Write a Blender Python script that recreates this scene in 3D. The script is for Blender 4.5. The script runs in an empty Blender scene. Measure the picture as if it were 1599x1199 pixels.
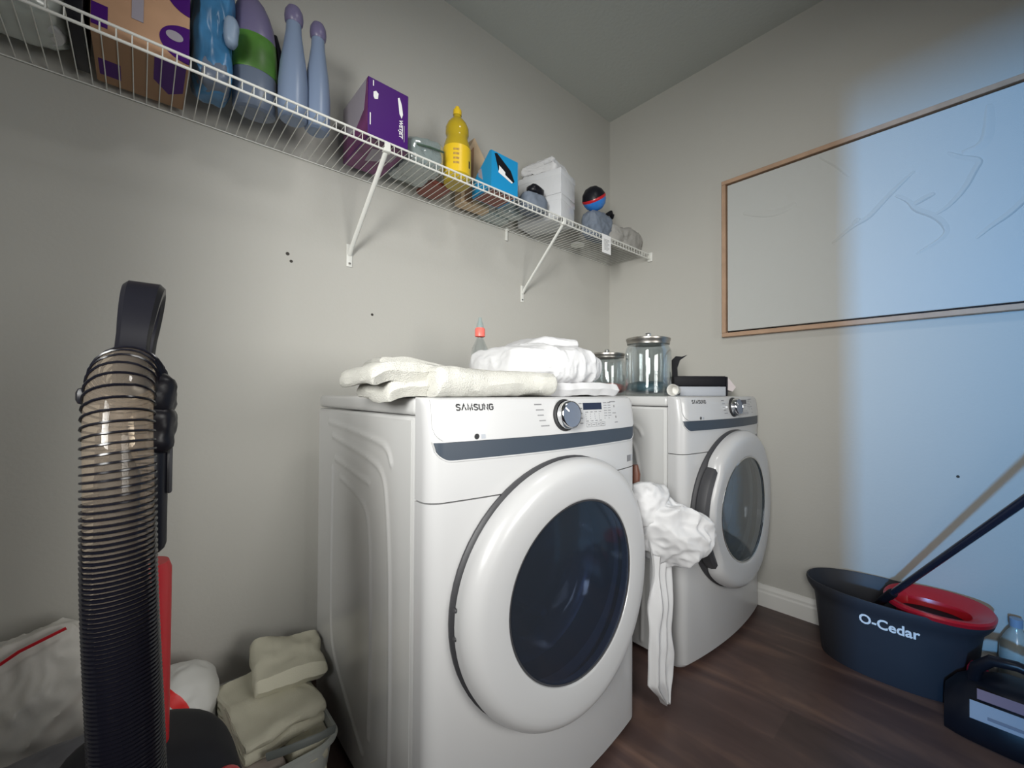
import bpy, bmesh, math, random
from mathutils import Vector, Matrix, noise
PI = math.pi
random.seed(7)
SC = bpy.context.scene
COL = SC.collection

# ------------------------------------------------------------------ camera, light, exposure
cam_d = bpy.data.cameras.new('camera')
cam = bpy.data.objects.new('camera', cam_d)
COL.objects.link(cam)
F_PX, YAW, PITCH, ROLL = 654.1, 0.8007, 0.0152, 0.0040
CP = Vector((-2.1217, -1.6201, 0.9931))
fw = Vector((math.cos(YAW)*math.cos(PITCH), math.sin(YAW)*math.cos(PITCH), math.sin(PITCH)))
rt = Vector((math.sin(YAW), -math.cos(YAW), 0))
up = rt.cross(fw)
r2 = rt*math.cos(ROLL) + up*math.sin(ROLL)
u2 = up*math.cos(ROLL) - rt*math.sin(ROLL)
m = Matrix(((r2.x, u2.x, -fw.x, CP.x), (r2.y, u2.y, -fw.y, CP.y), (r2.z, u2.z, -fw.z, CP.z), (0, 0, 0, 1)))
cam.matrix_world = m
cam_d.sensor_fit = 'HORIZONTAL'
cam_d.sensor_width = 36.0
cam_d.lens = F_PX/1599*36
cam_d.shift_x = -54.05/1599
cam_d.shift_y = 4.72/1599
cam_d.clip_start = 0.02
SC.camera = cam

SC.view_settings.view_transform = 'Standard'
SC.view_settings.look = 'None'
SC.view_settings.gamma = 1
SC.view_settings.use_curve_mapping = False
SC.view_settings.exposure = -0.12

w = bpy.data.worlds.new('world'); SC.world = w; w.use_nodes = True
w.node_tree.nodes['Background'].inputs[0].default_value = (0.55, 0.62, 0.72, 1)
w.node_tree.nodes['Background'].inputs[1].default_value = 0.04


def area(name, loc, target, sx, sy, power, color, spread=180):
    l = bpy.data.lights.new(name, 'AREA'); l.shape = 'RECTANGLE'; l.size = sx; l.size_y = sy
    l.energy = power; l.color = color; l.spread = math.radians(spread)
    o = bpy.data.objects.new(name, l); COL.objects.link(o)
    o.location = loc
    o.rotation_euler = (Vector(target)-Vector(loc)).to_track_quat('-Z', 'Y').to_euler()
    return o


# daylight that comes in through the doorway on the left and falls on the picture wall
area('daylight_through_hall_window', (-6.2, -1.90, 1.35), (0, -1.9, 1.30), 0.045, 0.14, 33, (0.15, 0.46, 0.92), 60)
# warm-white hall light beyond the left doorway, plus an added unseen fill lamp
area('hall_light', (-3.0, -1.90, 1.50), (-0.62, -0.32, 1.20), 0.5, 0.8, 13.8, (0.985, 0.985, 0.95), 74)
area('added_fill_light', (-1.42, -2.95, 1.15), (-1.42, 0, 0.85), 0.8, 0.8, 6.9, (1.0, 0.985, 0.94), 84)
# unseen ceiling lamp, added for bounced ambient light (fixture is modelled further down)
area('added_ambient_light', (-1.35, -1.35, 2.60), (-1.35, -1.35, 0), 0.26, 0.26, 5.5, (1.0, 0.98, 0.95))

# ------------------------------------------------------------------ materials


def mat(name, col, rough=0.5, metal=0.0, bump=0.0, bscale=200.0, var=0.0, vscale=6.0, spec=0.5, trans=0.0, sub=0.0, coat=0.0):
    M = bpy.data.materials.new(name); M.use_nodes = True
    nt = M.node_tree; b = nt.nodes['Principled BSDF']
    b.inputs['Base Color'].default_value = (*col, 1)
    b.inputs['Roughness'].default_value = rough
    b.inputs['Metallic'].default_value = metal
    b.inputs['Specular IOR Level'].default_value = spec
    b.inputs['Coat Weight'].default_value = coat
    if trans: b.inputs['Transmission Weight'].default_value = trans
    tc = nt.nodes.new('ShaderNodeTexCoord')
    if bump > 0:
        n = nt.nodes.new('ShaderNodeTexNoise'); n.inputs['Scale'].default_value = bscale; n.inputs['Detail'].default_value = 4
        bp = nt.nodes.new('ShaderNodeBump'); bp.inputs['Strength'].default_value = bump; bp.inputs['Distance'].default_value = 0.004
        nt.links.new(tc.outputs['Object'], n.inputs['Vector']); nt.links.new(n.outputs['Fac'], bp.inputs['Height'])
        nt.links.new(bp.outputs['Normal'], b.inputs['Normal'])
    if var > 0:
        n = nt.nodes.new('ShaderNodeTexNoise'); n.inputs['Scale'].default_value = vscale; n.inputs['Detail'].default_value = 3
        r = nt.nodes.new('ShaderNodeValToRGB')
        r.color_ramp.elements[0].position = 0.3; r.color_ramp.elements[1].position = 0.7
        r.color_ramp.elements[0].color = (*[c*(1-var) for c in col], 1)
        r.color_ramp.elements[1].color = (*[min(1, c*(1+var*0.5)) for c in col], 1)
        nt.links.new(tc.outputs['Object'], n.inputs['Vector']); nt.links.new(n.outputs['Fac'], r.inputs['Fac'])
        nt.links.new(r.outputs['Color'], b.inputs['Base Color'])
    return M


def clear(name, tint, gloss=0.06, rough=0.03, edge=0.5, haze=0.0, hcol=(0.8, 0.85, 0.85)):
    """thin clear plastic / glass: tinted see-through with a fresnel gloss and optional haze"""
    M = bpy.data.materials.new(name); M.use_nodes = True
    nt = M.node_tree; N = nt.nodes; L = nt.links
    for n in list(N):
        if n.type != 'OUTPUT_MATERIAL': N.remove(n)
    out = [n for n in N if n.type == 'OUTPUT_MATERIAL'][0]
    t = N.new('ShaderNodeBsdfTransparent'); t.inputs[0].default_value = (*tint, 1)
    g = N.new('ShaderNodeBsdfGlossy'); g.inputs['Roughness'].default_value = rough; g.inputs[0].default_value = (1, 1, 1, 1)
    lw = N.new('ShaderNodeLayerWeight'); lw.inputs[0].default_value = 0.35
    mm = N.new('ShaderNodeMath'); mm.operation = 'MULTIPLY_ADD'; mm.inputs[1].default_value = edge; mm.inputs[2].default_value = gloss
    mm.use_clamp = True
    L.new(lw.outputs['Facing'], mm.inputs[0])
    base = t.outputs[0]
    if haze > 0:
        d = N.new('ShaderNodeBsdfDiffuse'); d.inputs[0].default_value = (*hcol, 1)
        mh = N.new('ShaderNodeMixShader'); mh.inputs[0].default_value = haze
        L.new(t.outputs[0], mh.inputs[1]); L.new(d.outputs[0], mh.inputs[2]); base = mh.outputs[0]
    mx = N.new('ShaderNodeMixShader')
    L.new(mm.outputs[0], mx.inputs[0]); L.new(base, mx.inputs[1]); L.new(g.outputs[0], mx.inputs[2])
    L.new(mx.outputs[0], out.inputs[0])
    return M


def floor_mat():
    M = bpy.data.materials.new('dark_wood_planks'); M.use_nodes = True
    nt = M.node_tree; N = nt.nodes; L = nt.links; b = N['Principled BSDF']
    tc = N.new('ShaderNodeTexCoord')
    mp = N.new('ShaderNodeMapping'); mp.inputs['Rotation'].default_value = (0, 0, PI/2)
    L.new(tc.outputs['Object'], mp.inputs[0])
    br = N.new('ShaderNodeTexBrick'); br.offset = 0.37
    br.inputs['Scale'].default_value = 1; br.inputs['Brick Width'].default_value = 1.2; br.inputs['Row Height'].default_value = 0.16
    br.inputs['Mortar Size'].default_value = 0.0012
    br.inputs['Color1'].default_value = (0, 0, 0, 1); br.inputs['Color2'].default_value = (1, 1, 1, 1); br.inputs['Mortar'].default_value = (0.5, 0.5, 0.5, 1)
    L.new(mp.outputs[0], br.inputs[0])
    mp2 = N.new('ShaderNodeMapping'); mp2.inputs['Scale'].default_value = (5, 0.9, 1)
    L.new(tc.outputs['Object'], mp2.inputs[0])
    n = N.new('ShaderNodeTexNoise'); n.inputs['Scale'].default_value = 1.6; n.inputs['Detail'].default_value = 6; n.inputs['Distortion'].default_value = 1.2
    L.new(mp2.outputs[0], n.inputs[0])
    r = N.new('ShaderNodeValToRGB')
    e = r.color_ramp.elements
    e[0].position = 0.36; e[0].color = (0.082, 0.050, 0.045, 1)
    e[1].position = 0.74; e[1].color = (0.23, 0.135, 0.10, 1)
    k = e.new(0.54); k.color = (0.115, 0.070, 0.062, 1)
    L.new(n.outputs['Fac'], r.inputs[0])
    hs = N.new('ShaderNodeMix'); hs.data_type = 'RGBA'; hs.blend_type = 'MULTIPLY'; hs.inputs[0].default_value = 0.25
    L.new(r.outputs[0], hs.inputs[6]); L.new(br.outputs['Color'], hs.inputs[7])
    L.new(hs.outputs[2], b.inputs['Base Color'])
    b.inputs['Roughness'].default_value = 0.42
    bp = N.new('ShaderNodeBump'); bp.inputs['Strength'].default_value = 0.25; bp.inputs['Distance'].default_value = 0.002
    L.new(n.outputs['Fac'], bp.inputs['Height']); L.new(bp.outputs[0], b.inputs['Normal'])
    return M


def rings_mat():
    """white shopping bag printed with red concentric rings"""
    M = mat('white_bag_red_rings', (0.62, 0.62, 0.60), 0.45)
    nt = M.node_tree; N = nt.nodes; L = nt.links; b = N['Principled BSDF']
    tc = N.new('ShaderNodeTexCoord')
    s = N.new('ShaderNodeSeparateXYZ'); L.new(tc.outputs['Object'], s.inputs[0])
    c = N.new('ShaderNodeCombineXYZ'); L.new(s.outputs[0], c.inputs[0]); L.new(s.outputs[2], c.inputs[2])
    sub = N.new('ShaderNodeVectorMath'); sub.operation = 'SUBTRACT'; sub.inputs[1].default_value = (-0.085, 0, 0.045)
    L.new(c.outputs[0], sub.inputs[0])
    ln = N.new('ShaderNodeVectorMath'); ln.operation = 'LENGTH'; L.new(sub.outputs[0], ln.inputs[0])
    r = N.new('ShaderNodeValToRGB'); r.color_ramp.interpolation = 'CONSTANT'
    red = (0.75, 0.02, 0.02, 1); wh = (0.62, 0.62, 0.60, 1)
    e = r.color_ramp.elements
    e[0].position = 0; e[0].color = red; e[1].position = 0.022; e[1].color = wh
    for p, cc in ((0.045, red), (0.066, wh), (0.082, red), (0.104, wh)):
        k = e.new(p); k.color = cc
    L.new(ln.outputs['Value'], r.inputs[0]); L.new(r.outputs[0], b.inputs['Base Color'])
    return M


M_wall = mat('greige_wall_paint', (0.48, 0.47, 0.435), 0.65, bump=0.12, bscale=90)
M_ceil = mat('ceiling_paint', (0.50, 0.52, 0.49), 0.8, bump=0.3, bscale=60)
M_floor = floor_mat()
M_trim = mat('white_trim_paint', (0.72, 0.71, 0.68), 0.4)
M_enamel = mat('white_enamel', (0.55, 0.55, 0.545), 0.28, coat=0.25)
M_enamel_p = mat('white_plastic_front', (0.51, 0.51, 0.515), 0.3, coat=0.2)
M_strip = mat('slate_blue_strip', (0.045, 0.058, 0.078), 0.4, spec=.3)
M_gasket = mat('dark_gasket', (0.045, 0.045, 0.05), 0.5)
M_black = mat('black_print', (0.02, 0.02, 0.022), 0.5)
M_greyprint = mat('grey_print', (0.20, 0.20, 0.21), 0.5)
M_chrome = mat('chrome', (0.75, 0.76, 0.78), 0.12, 1.0)
M_steel = mat('brushed_steel_lid', (0.42, 0.40, 0.37), 0.32, 1.0)
M_knobface = mat('blue_grey_knob_face', (0.20, 0.23, 0.29), 0.3, 0.4)
M_display = mat('dark_display', (0.018, 0.022, 0.045), 0.15)
M_drum = mat('steel_drum', (0.30, 0.31, 0.34), 0.35, 0.9)
M_drumdark = mat('dark_drum', (0.20, 0.21, 0.24), 0.4, 0.5)
M_glassdark = clear('smoked_door_glass', (0.36, 0.42, 0.54), 0.02, 0.10, 0.20, 0.10, (0.14, 0.17, 0.22))
M_glassgrey = clear('grey_door_glass', (0.52, 0.56, 0.60), 0.06, 0.06, 0.3, 0.12, (0.35, 0.4, 0.42))
M_glass = clear('clear_jar_glass', (0.90, 0.93, 0.94), 0.06, 0.03, 0.55)
M_wire = mat('white_coated_wire', (0.74, 0.74, 0.70), 0.4)
M_terry = mat('cream_terry', (0.66, 0.65, 0.60), 0.95, bump=1.0, bscale=420)
M_cotton = mat('white_cotton', (0.61, 0.61, 0.62), 0.85, bump=0.25, bscale=500)
M_sheet = mat('white_sheet', (0.62, 0.62, 0.63), 0.6, bump=0.15, bscale=30)
M_linen = mat('cream_linen', (0.52, 0.50, 0.40), 0.9, bump=0.2, bscale=300)
M_linen2 = mat('pinkish_linen', (0.42, 0.36, 0.33), 0.9, bump=0.2, bscale=300)
M_oak = mat('pale_wood_frame', (0.46, 0.30, 0.20), 0.55, bump=0.2, bscale=80, var=0.12, vscale=20)
M_canvas = mat('off_white_canvas', (0.50, 0.51, 0.495), 0.7, bump=0.15, bscale=250)
M_dark = mat('near_black_plastic', (0.009, 0.009, 0.013), 0.35, spec=.25)
M_darkm = mat('matt_black_plastic', (0.007, 0.007, 0.010), 0.55, spec=.2)
M_bucket = mat('charcoal_bucket', (0.030, 0.033, 0.042), 0.5, spec=.3)
M_red = mat('red_plastic', (0.50, 0.012, 0.022), 0.28)
M_redv = mat('red_gloss_canister', (0.42, 0.008, 0.012), 0.4)
M_white = mat('white_print', (0.85, 0.85, 0.85), 0.5)
M_pole = mat('dark_blue_pole', (0.02, 0.025, 0.045), 0.2, 0.3)
M_magenta = mat('red_pink_mop_fibre', (0.50, 0.02, 0.09), 0.9, bump=0.8, bscale=200)
M_peri = mat('periwinkle_plastic', (0.20, 0.26, 0.38), 0.32)
M_pericap = mat('dusky_purple_cap', (0.16, 0.14, 0.25), 0.35)
M_greenlab = mat('green_label', (0.09, 0.24, 0.04), 0.4, var=0.5, vscale=9)
M_greybody = mat('blue_grey_plastic', (0.13, 0.16, 0.22), 0.3)
M_purple = mat('deep_purple_card', (0.055, 0.004, 0.14), 0.45, spec=.25)
M_magcard = mat('magenta_purple_card', (0.17, 0.03, 0.14), 0.4, var=0.5, vscale=14)
M_lilac = mat('pale_lilac_card', (0.33, 0.30, 0.35), 0.45)
M_peach = mat('peach_card', (0.50, 0.29, 0.17), 0.5, var=0.15, vscale=8)
M_peachdk = mat('brown_orange_card', (0.30, 0.17, 0.09), 0.6)
M_cyan = mat('cyan_blue_card', (0.01, 0.27, 0.56), 0.4)
M_bluebag = mat('blue_film', (0.05, 0.19, 0.38), 0.3, var=0.4, vscale=14)
M_palebl = mat('pale_blue_plastic', (0.25, 0.33, 0.45), 0.4)
M_yellow = mat('yellow_label', (0.78, 0.52, 0.02), 0.35)
M_yellowliq = mat('amber_yellow_bottle', (0.46, 0.33, 0.02), 0.15)
M_kraft = mat('kraft_paper', (0.58, 0.43, 0.28), 0.8)
M_wbox = mat('glossy_white_carton', (0.60, 0.61, 0.63), 0.25, bump=0.5, bscale=40)
M_film = clear('hazy_plastic_film', (0.80, 0.86, 0.85), 0.08, 0.12, 0.4, 0.45, (0.42, 0.50, 0.50))
M_filmw = clear('hazy_white_wrap', (0.85, 0.88, 0.86), 0.06, 0.2, 0.3, 0.65, (0.60, 0.64, 0.60))
M_zip = mat('dark_green_zipper', (0.05, 0.09, 0.06), 0.4)
M_brick = mat('dark_red_packet', (0.22, 0.05, 0.03), 0.45)
M_ballb = mat('bright_blue_plastic', (0.03, 0.20, 0.62), 0.2)
M_slate = mat('slate_cloth_bag', (0.16, 0.19, 0.24), 0.7, bump=0.3, bscale=120)
M_taupe = mat('taupe_cloth', (0.34, 0.33, 0.31), 0.8, bump=0.3, bscale=150)
M_coral = mat('coral_plastic', (0.85, 0.16, 0.13), 0.35)
M_pinkp = mat('pink_pods', (0.80, 0.30, 0.27), 0.5, bump=0.6, bscale=80)
M_pods = mat('dark_blue_green_pods', (0.05, 0.10, 0.12), 0.4, bump=0.8, bscale=60)
M_btray = mat('grey_box_card', (0.36, 0.38, 0.42), 0.5)
M_beigef = mat('pale_pink_beige_card', (0.58, 0.52, 0.52), 0.6)
M_brown = mat('reddish_brown_wood', (0.16, 0.055, 0.03), 0.4)
M_bag = mat('crinkled_white_bag', (0.62, 0.60, 0.56), 0.5, bump=0.3, bscale=20)
M_baggrey = mat('grey_shopping_bag', (0.13, 0.13, 0.145), 0.5)
M_basket = mat('pale_basket_plastic', (0.42, 0.44, 0.42), 0.4)
M_strap = mat('grey_strap', (0.14, 0.155, 0.15), 0.6)
M_membrane = clear('hose_membrane', (0.92, 0.86, 0.78), 0.01, 0.05, 0.08, 0.16, (0.50, 0.42, 0.34))
M_ring = mat('hose_coil', (0.006, 0.006, 0.010), 0.2, spec=.45)
M_label = mat('silver_label', (0.30, 0.34, 0.40), 0.3)
M_labelp = mat('dusky_pink_print', (0.20, 0.12, 0.16), 0.4)
M_hole = mat('wall_nick', (0.05, 0.045, 0.04), 0.9)
M_opal = mat('opal_diffuser', (0.9, 0.88, 0.84), 0.4)

# ------------------------------------------------------------------ mesh helpers


def link(name, me, m_, parent=None, smooth=True, mats=None):
    o = bpy.data.objects.new(name, me); COL.objects.link(o)
    for mm in (mats or [m_]): me.materials.append(mm)
    if smooth:
        for p in me.polygons: p.use_smooth = True
        try: me.set_sharp_from_angle(angle=math.radians(38))
        except Exception: pass
    if parent: o.parent = parent
    return o


def obj(name, bm, m_, parent=None, smooth=True, mats=None, recalc=True):
    if recalc: bmesh.ops.recalc_face_normals(bm, faces=bm.faces)
    me = bpy.data.meshes.new(name); bm.to_mesh(me); bm.free()
    return link(name, me, m_, parent, smooth, mats)


def tag(o, label, cat, group=None):
    o['label'] = label; o['category'] = cat
    if group: o['group'] = group
    return o


def thing(name, label, cat, loc=(0, 0, 0), rz=0, group=None):
    o = bpy.data.objects.new(name, None); COL.objects.link(o)
    o.empty_display_size = 0.05
    o.location = loc; o.rotation_euler = (0, 0, rz)
    return tag(o, label, cat, group)


def struct(name, bm, m_, smooth=False):
    o = obj(name, bm, m_, None, smooth); o['kind'] = 'structure'; return o


def NB(): return bmesh.new()


def box(bm, x0, x1, y0, y1, z0, z1, bev=0.0, seg=2, mi=0, M=None):
    g = bmesh.ops.create_cube(bm, size=1)
    vs = g['verts']
    for v in vs:
        v.co = Vector((x0+(v.co.x+.5)*(x1-x0), y0+(v.co.y+.5)*(y1-y0), z0+(v.co.z+.5)*(z1-z0)))
    fs = set(f for v in vs for f in v.link_faces)
    if bev > 0:
        es = list(set(e for v in vs for e in v.link_edges))
        r = bmesh.ops.bevel(bm, geom=es, offset=bev, segments=seg, profile=0.5, affect='EDGES')
        fs = set(r['faces']) | set(f for v in r['verts'] for f in v.link_faces)
        vs = list(set(v for f in fs for v in f.verts))
    for f in fs: f.material_index = mi
    if M is not None:
        for v in vs: v.co = M @ v.co
    return vs


def prism(bm, pts, axis, a0, a1, mi=0):
    """polygon of (p,q) pairs pushed along axis x, y or z"""
    def P(p, q, a):
        return (a, p, q) if axis == 'x' else (p, a, q) if axis == 'y' else (p, q, a)
    A = [bm.verts.new(P(p, q, a0)) for p, q in pts]; B = [bm.verts.new(P(p, q, a1)) for p, q in pts]
    n = len(pts); fs = [bm.faces.new(A), bm.faces.new(B[::-1])]
    for i in range(n): fs.append(bm.faces.new((A[i], B[i], B[(i+1) % n], A[(i+1) % n])))
    for f in fs: f.material_index = mi
    return A+B


def lathe(bm, prof, n=32, M=None, mi=0, sy=1.0, fn=None, closed=False):
    """prof: (r,z) pairs round the z axis"""
    rings = []
    for r, z in prof:
        ring = []
        if r < 1e-6 and not closed:
            ring = [bm.verts.new((0, 0, z))]
        else:
            for k in range(n):
                a = 2*PI*k/n; rr = fn(r, a) if fn else r
                ring.append(bm.verts.new((rr*math.cos(a), rr*math.sin(a)*sy, z)))
        rings.append(ring)
    fs = []
    pairs = list(zip(rings, rings[1:]))
    if closed: pairs.append((rings[-1], rings[0]))
    for A, B in pairs:
        for k in range(n):
            k2 = (k+1) % n
            if len(A) == 1 and len(B) == 1: continue
            if len(A) == 1: f = (A[0], B[k], B[k2])
            elif len(B) == 1: f = (A[k], A[k2], B[0])
            else: f = (A[k], A[k2], B[k2], B[k])
            fs.append(bm.faces.new(f))
    for f in fs: f.material_index = mi
    vs = [v for r in rings for v in r]
    if M is not None:
        for v in vs: v.co = M @ v.co
    return vs


def tube(bm, pts, r, n=8, cap=True, sx=1.0, closed=False, mi=0, upv=None):
    """round bar along points; r a number or list"""
    P = [Vector(p) for p in pts]; N = len(P)
    R = r if isinstance(r, (list, tuple)) else [r]*N
    rings = []; prev = None
    for i in range(N):
        a = P[(i-1) % N] if (closed or i > 0) else P[i]; b = P[(i+1) % N] if (closed or i < N-1) else P[i]
        t = (b-a).normalized()
        if prev is None:
            u = Vector(upv) if upv else (Vector((0, 0, 1)) if abs(t.z) < .9 else Vector((0, 1, 0)))
        else: u = prev
        u = (u-t*u.dot(t)).normalized(); prev = u
        s = t.cross(u)
        rings.append([bm.verts.new(P[i]+(u*math.cos(2*PI*k/n)+s*math.sin(2*PI*k/n)*sx)*R[i]) for k in range(n)])
    pairs = list(zip(rings, rings[1:]))
    if closed: pairs.append((rings[-1], rings[0]))
    fs = []
    for A, B in pairs:
        for k in range(n): fs.append(bm.faces.new((A[k], A[(k+1) % n], B[(k+1) % n], B[k])))
    if cap and not closed:
        fs.append(bm.faces.new(rings[0][::-1])); fs.append(bm.faces.new(rings[-1]))
    for f in fs: f.material_index = mi
    return [v for q in rings for v in q]


def loft(bm, loops, closed=False, cap0=False, cap1=False, mi=0):
    R_ = [[bm.verts.new(p) for p in l] for l in loops]; n = len(R_[0])
    pr = list(zip(R_, R_[1:]))+([(R_[-1], R_[0])] if closed else [])
    for A_, B_ in pr:
        for k in range(n): bm.faces.new((A_[k], A_[(k+1) % n], B_[(k+1) % n], B_[k])).material_index = mi
    if cap0: bm.faces.new(R_[0][::-1])
    if cap1: bm.faces.new(R_[-1])


def grid_faces(bm, G, mi=0):
    fs = []
    for i in range(len(G)-1):
        for j in range(len(G[0])-1):
            f = bm.faces.new((G[i][j], G[i+1][j], G[i+1][j+1], G[i][j+1])); f.material_index = mi; fs.append(f)
    return fs


def shell(bm, A, B, mi=0):
    """closed solid from two matching point grids"""
    a = [[bm.verts.new(p) for p in r] for r in A]; b = [[bm.verts.new(p) for p in r] for r in B]
    grid_faces(bm, a, mi); grid_faces(bm, b, mi)
    n, m_ = len(a), len(a[0])
    loop = [(i, 0) for i in range(n)]+[(n-1, j) for j in range(1, m_)]+[(i, m_-1) for i in range(n-2, -1, -1)]+[(0, j) for j in range(m_-2, 0, -1)]
    for k in range(len(loop)):
        i, j = loop[k]; i2, j2 = loop[(k+1) % len(loop)]
        f = bm.faces.new((a[i][j], a[i2][j2], b[i2][j2], b[i][j])); f.material_index = mi


def fbm(p, s, seed=0):
    q = Vector(p)*s+Vector((seed*7.1, seed*3.3, seed*5.7))
    return noise.noise(q)+0.5*noise.noise(q*2.1)+0.25*noise.noise(q*4.3)


def ridge(p, s, seed=0, k=3):
    q = Vector(p)*s+Vector((seed*7.1, seed*3.3, seed*5.7)); v = 0; a = 1
    for i in range(k):
        v += a*(1-abs(noise.noise(q))*2.2); q = q*2.05; a *= .5
    return v/1.75-0.5


def blob(bm, size, center, e=0.6, sub=5, amp=0.01, sc=8, seed=1, flat=True, mode='fbm', stretch=(1, 1, 1), M=None, mi=0, fn=None):
    """soft superellipsoid lump with a flat foot; size = half extents"""
    g = bmesh.ops.create_icosphere(bm, subdivisions=sub, radius=1)
    vs = g['verts']
    for v in vs:
        d = v.co.normalized()
        m_ = (abs(d.x)**(2/e)+abs(d.y)**(2/e)+abs(d.z)**(2/e))**(-e/2)
        q = d*m_
        p = Vector((q.x*size[0], q.y*size[1], q.z*size[2]))
        sp = Vector((p.x*stretch[0], p.y*stretch[1], p.z*stretch[2]))
        h = (ridge(sp, sc, seed) if mode == 'ridge' else fbm(sp, sc, seed))*amp
        nrm = Vector((d.x/size[0], d.y/size[1], d.z/size[2])).normalized()
        p = p+nrm*h
        if fn: p = fn(p)
        if flat and p.z < -size[2]*0.98: p.z = -size[2]*0.98
        v.co = p+Vector(center)
        if M is not None: v.co = M @ v.co
    for f in set(f for v in vs for f in v.link_faces): f.material_index = mi
    return vs


def smoothnoise_all(vs, amp, sc, seed, keepz=None):
    for v in vs:
        n = Vector((fbm(v.co, sc, seed), fbm(v.co, sc, seed+5), fbm(v.co, sc, seed+9)))
        v.co += n*amp
        if keepz is not None and v.co.z < keepz: v.co.z = keepz


def folded(bm, width, layers, t, length, amp=0.004, sc=9, seed=1, nl=40, open_end=True, shrink=0.0, mi=0, M=None, skew=0.0, keepz=0.0):
    """a thick cloth folded back on itself: profile in (y,z), run along x from 0 to length"""
    c = []; r = t/2; ns = 14
    for L in range(layers):
        z = r+L*t
        w0 = r+0.004*math.sin(L*2.1)
        w1 = width-r-shrink*L+0.006*math.sin(L*1.3+1)
        xs = [w1+(w0-w1)*k/ns for k in range(ns+1)]
        if L % 2: xs = xs[::-1]
        for k, y in enumerate(xs): c.append((y, z))
        if L < layers-1:
            yc = xs[-1]; sgn = -1 if L % 2 == 0 else 1
            for k in range(1, 6):
                a = -PI/2+PI*k/6
                c.append((yc+sgn*math.cos(a)*t*.62, z+t/2+math.sin(a)*t/2))
    n = len(c); outl = []
    th = t*.47
    side1 = []; side2 = []
    for i in range(n):
        a = c[max(0, i-1)]; b = c[min(n-1, i+1)]
        dy, dz = b[0]-a[0], b[1]-a[1]; l = math.hypot(dy, dz) or 1
        side1.append((c[i][0]-dz/l*th, c[i][1]+dy/l*th)); side2.append((c[i][0]+dz/l*th, c[i][1]-dy/l*th))
    e0 = c[0]; e1 = c[-1]
    outl = side1+[(e1[0]+(e1[0]-c[-2][0])*.0+(th*.8 if c[-1][0] > c[-2][0] else -th*.8), e1[1])]+side2[::-1]+[(e0[0]+(th*.8 if c[0][0] > c[1][0] else -th*.8), e0[1])]
    rings = []
    for i in range(nl+1):
        s = i/nl; x = s*length
        e = min(s, 1-s)*length
        q = 1.0
        if e < t*.5: q = 0.35+0.65*math.sqrt(max(0, 1-(1-e/(t*.5))**2))
        ring = []
        for k, (y, z) in enumerate(outl):
            if k < n: cc = c[k]
            elif k == n: cc = c[-1]
            elif k <= 2*n: cc = c[2*n-k]
            else: cc = c[0]
            yy = cc[0]+(y-cc[0])*q; zz = cc[1]+(z-cc[1])*q
            ring.append(bm.verts.new((x+skew*zz, yy, zz)))
        rings.append(ring)
    m_ = len(outl)
    fs = []
    for A, B in zip(rings, rings[1:]):
        for k in range(m_): fs.append(bm.faces.new((A[k], A[(k+1) % m_], B[(k+1) % m_], B[k])))
    fs.append(bm.faces.new(rings[0][::-1])); fs.append(bm.faces.new(rings[-1]))
    bmesh.ops.triangulate(bm, faces=fs[-2:])
    vs = [v for r_ in rings for v in r_]
    smoothnoise_all(vs, amp, sc, seed, keepz)
    if M is not None:
        for v in vs: v.co = M @ v.co
    return vs


def MT(x, y, z, rz=0, rx=0, ry=0, s=1):
    return Matrix.Translation((x, y, z)) @ Matrix.Rotation(rz, 4, 'Z') @ Matrix.Rotation(ry, 4, 'Y') @ Matrix.Rotation(rx, 4, 'X') @ Matrix.Scale(s, 4)


def text_mesh(s, size, ext=0.0006, off=0.0, sp=1.0, sx=1.0):
    cu = bpy.data.curves.new('lettering', 'FONT'); cu.body = s; cu.size = size; cu.extrude = ext; cu.offset = off
    cu.space_character = sp; cu.align_x = 'LEFT'; cu.align_y = 'BOTTOM_BASELINE'; cu.resolution_u = 3
    o = bpy.data.objects.new('lettering', cu); COL.objects.link(o)
    dg = bpy.context.evaluated_depsgraph_get(); dg.update()
    me = bpy.data.meshes.new_from_object(o.evaluated_get(dg))
    bpy.data.objects.remove(o); bpy.data.curves.remove(cu)
    me.materials.clear()
    for v in me.vertices: v.co.x *= sx
    return me


def text(name, s, size, m_, parent, fn, ext=0.0006, off=0.0, sp=1.0, fitw=None):
    """fn maps flat (x,y,h) of the lettering to the place it sits"""
    me = text_mesh(s, size, ext, off, sp)
    xs = [v.co.x for v in me.vertices]
    k = fitw/(max(xs)-min(xs)) if fitw else 1; x0 = min(xs)
    for v in me.vertices: v.co = Vector(fn((v.co.x-x0)*k, v.co.y, v.co.z))
    return link(name, me, m_, parent, False)


# ------------------------------------------------------------------ room
RX0, RX1, RY0, RY1, HC = -2.62, 0.0, -2.35, 0.0, 2.718
b = NB(); box(b, RX0-1.8, RX1+.12, RY0-2.0, RY1+.12, -0.10, 0.0); struct('floor', b, M_floor)
b = NB(); box(b, RX0-.12, RX1+.12, RY0-.12, RY1+.12, HC, HC+.1); struct('ceiling', b, M_ceil)
b = NB(); box(b, RX0-.12, RX1+.12, 0.0, .12, 0, HC); struct('wall_back', b, M_wall)
b = NB(); box(b, 0.0, .12, RY0-.12, 0.0, 0, HC); struct('wall_right', b, M_wall)
DY0, DY1, DH = -2.28, -1.05, 2.10     # doorway in the left wall
b = NB()
box(b, RX0-.12, RX0, DY1, 0, 0, HC); box(b, RX0-.12, RX0, RY0-.12, DY0, 0, HC); box(b, RX0-.12, RX0, DY0, DY1, DH, HC)
struct('wall_left', b, M_wall)
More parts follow.
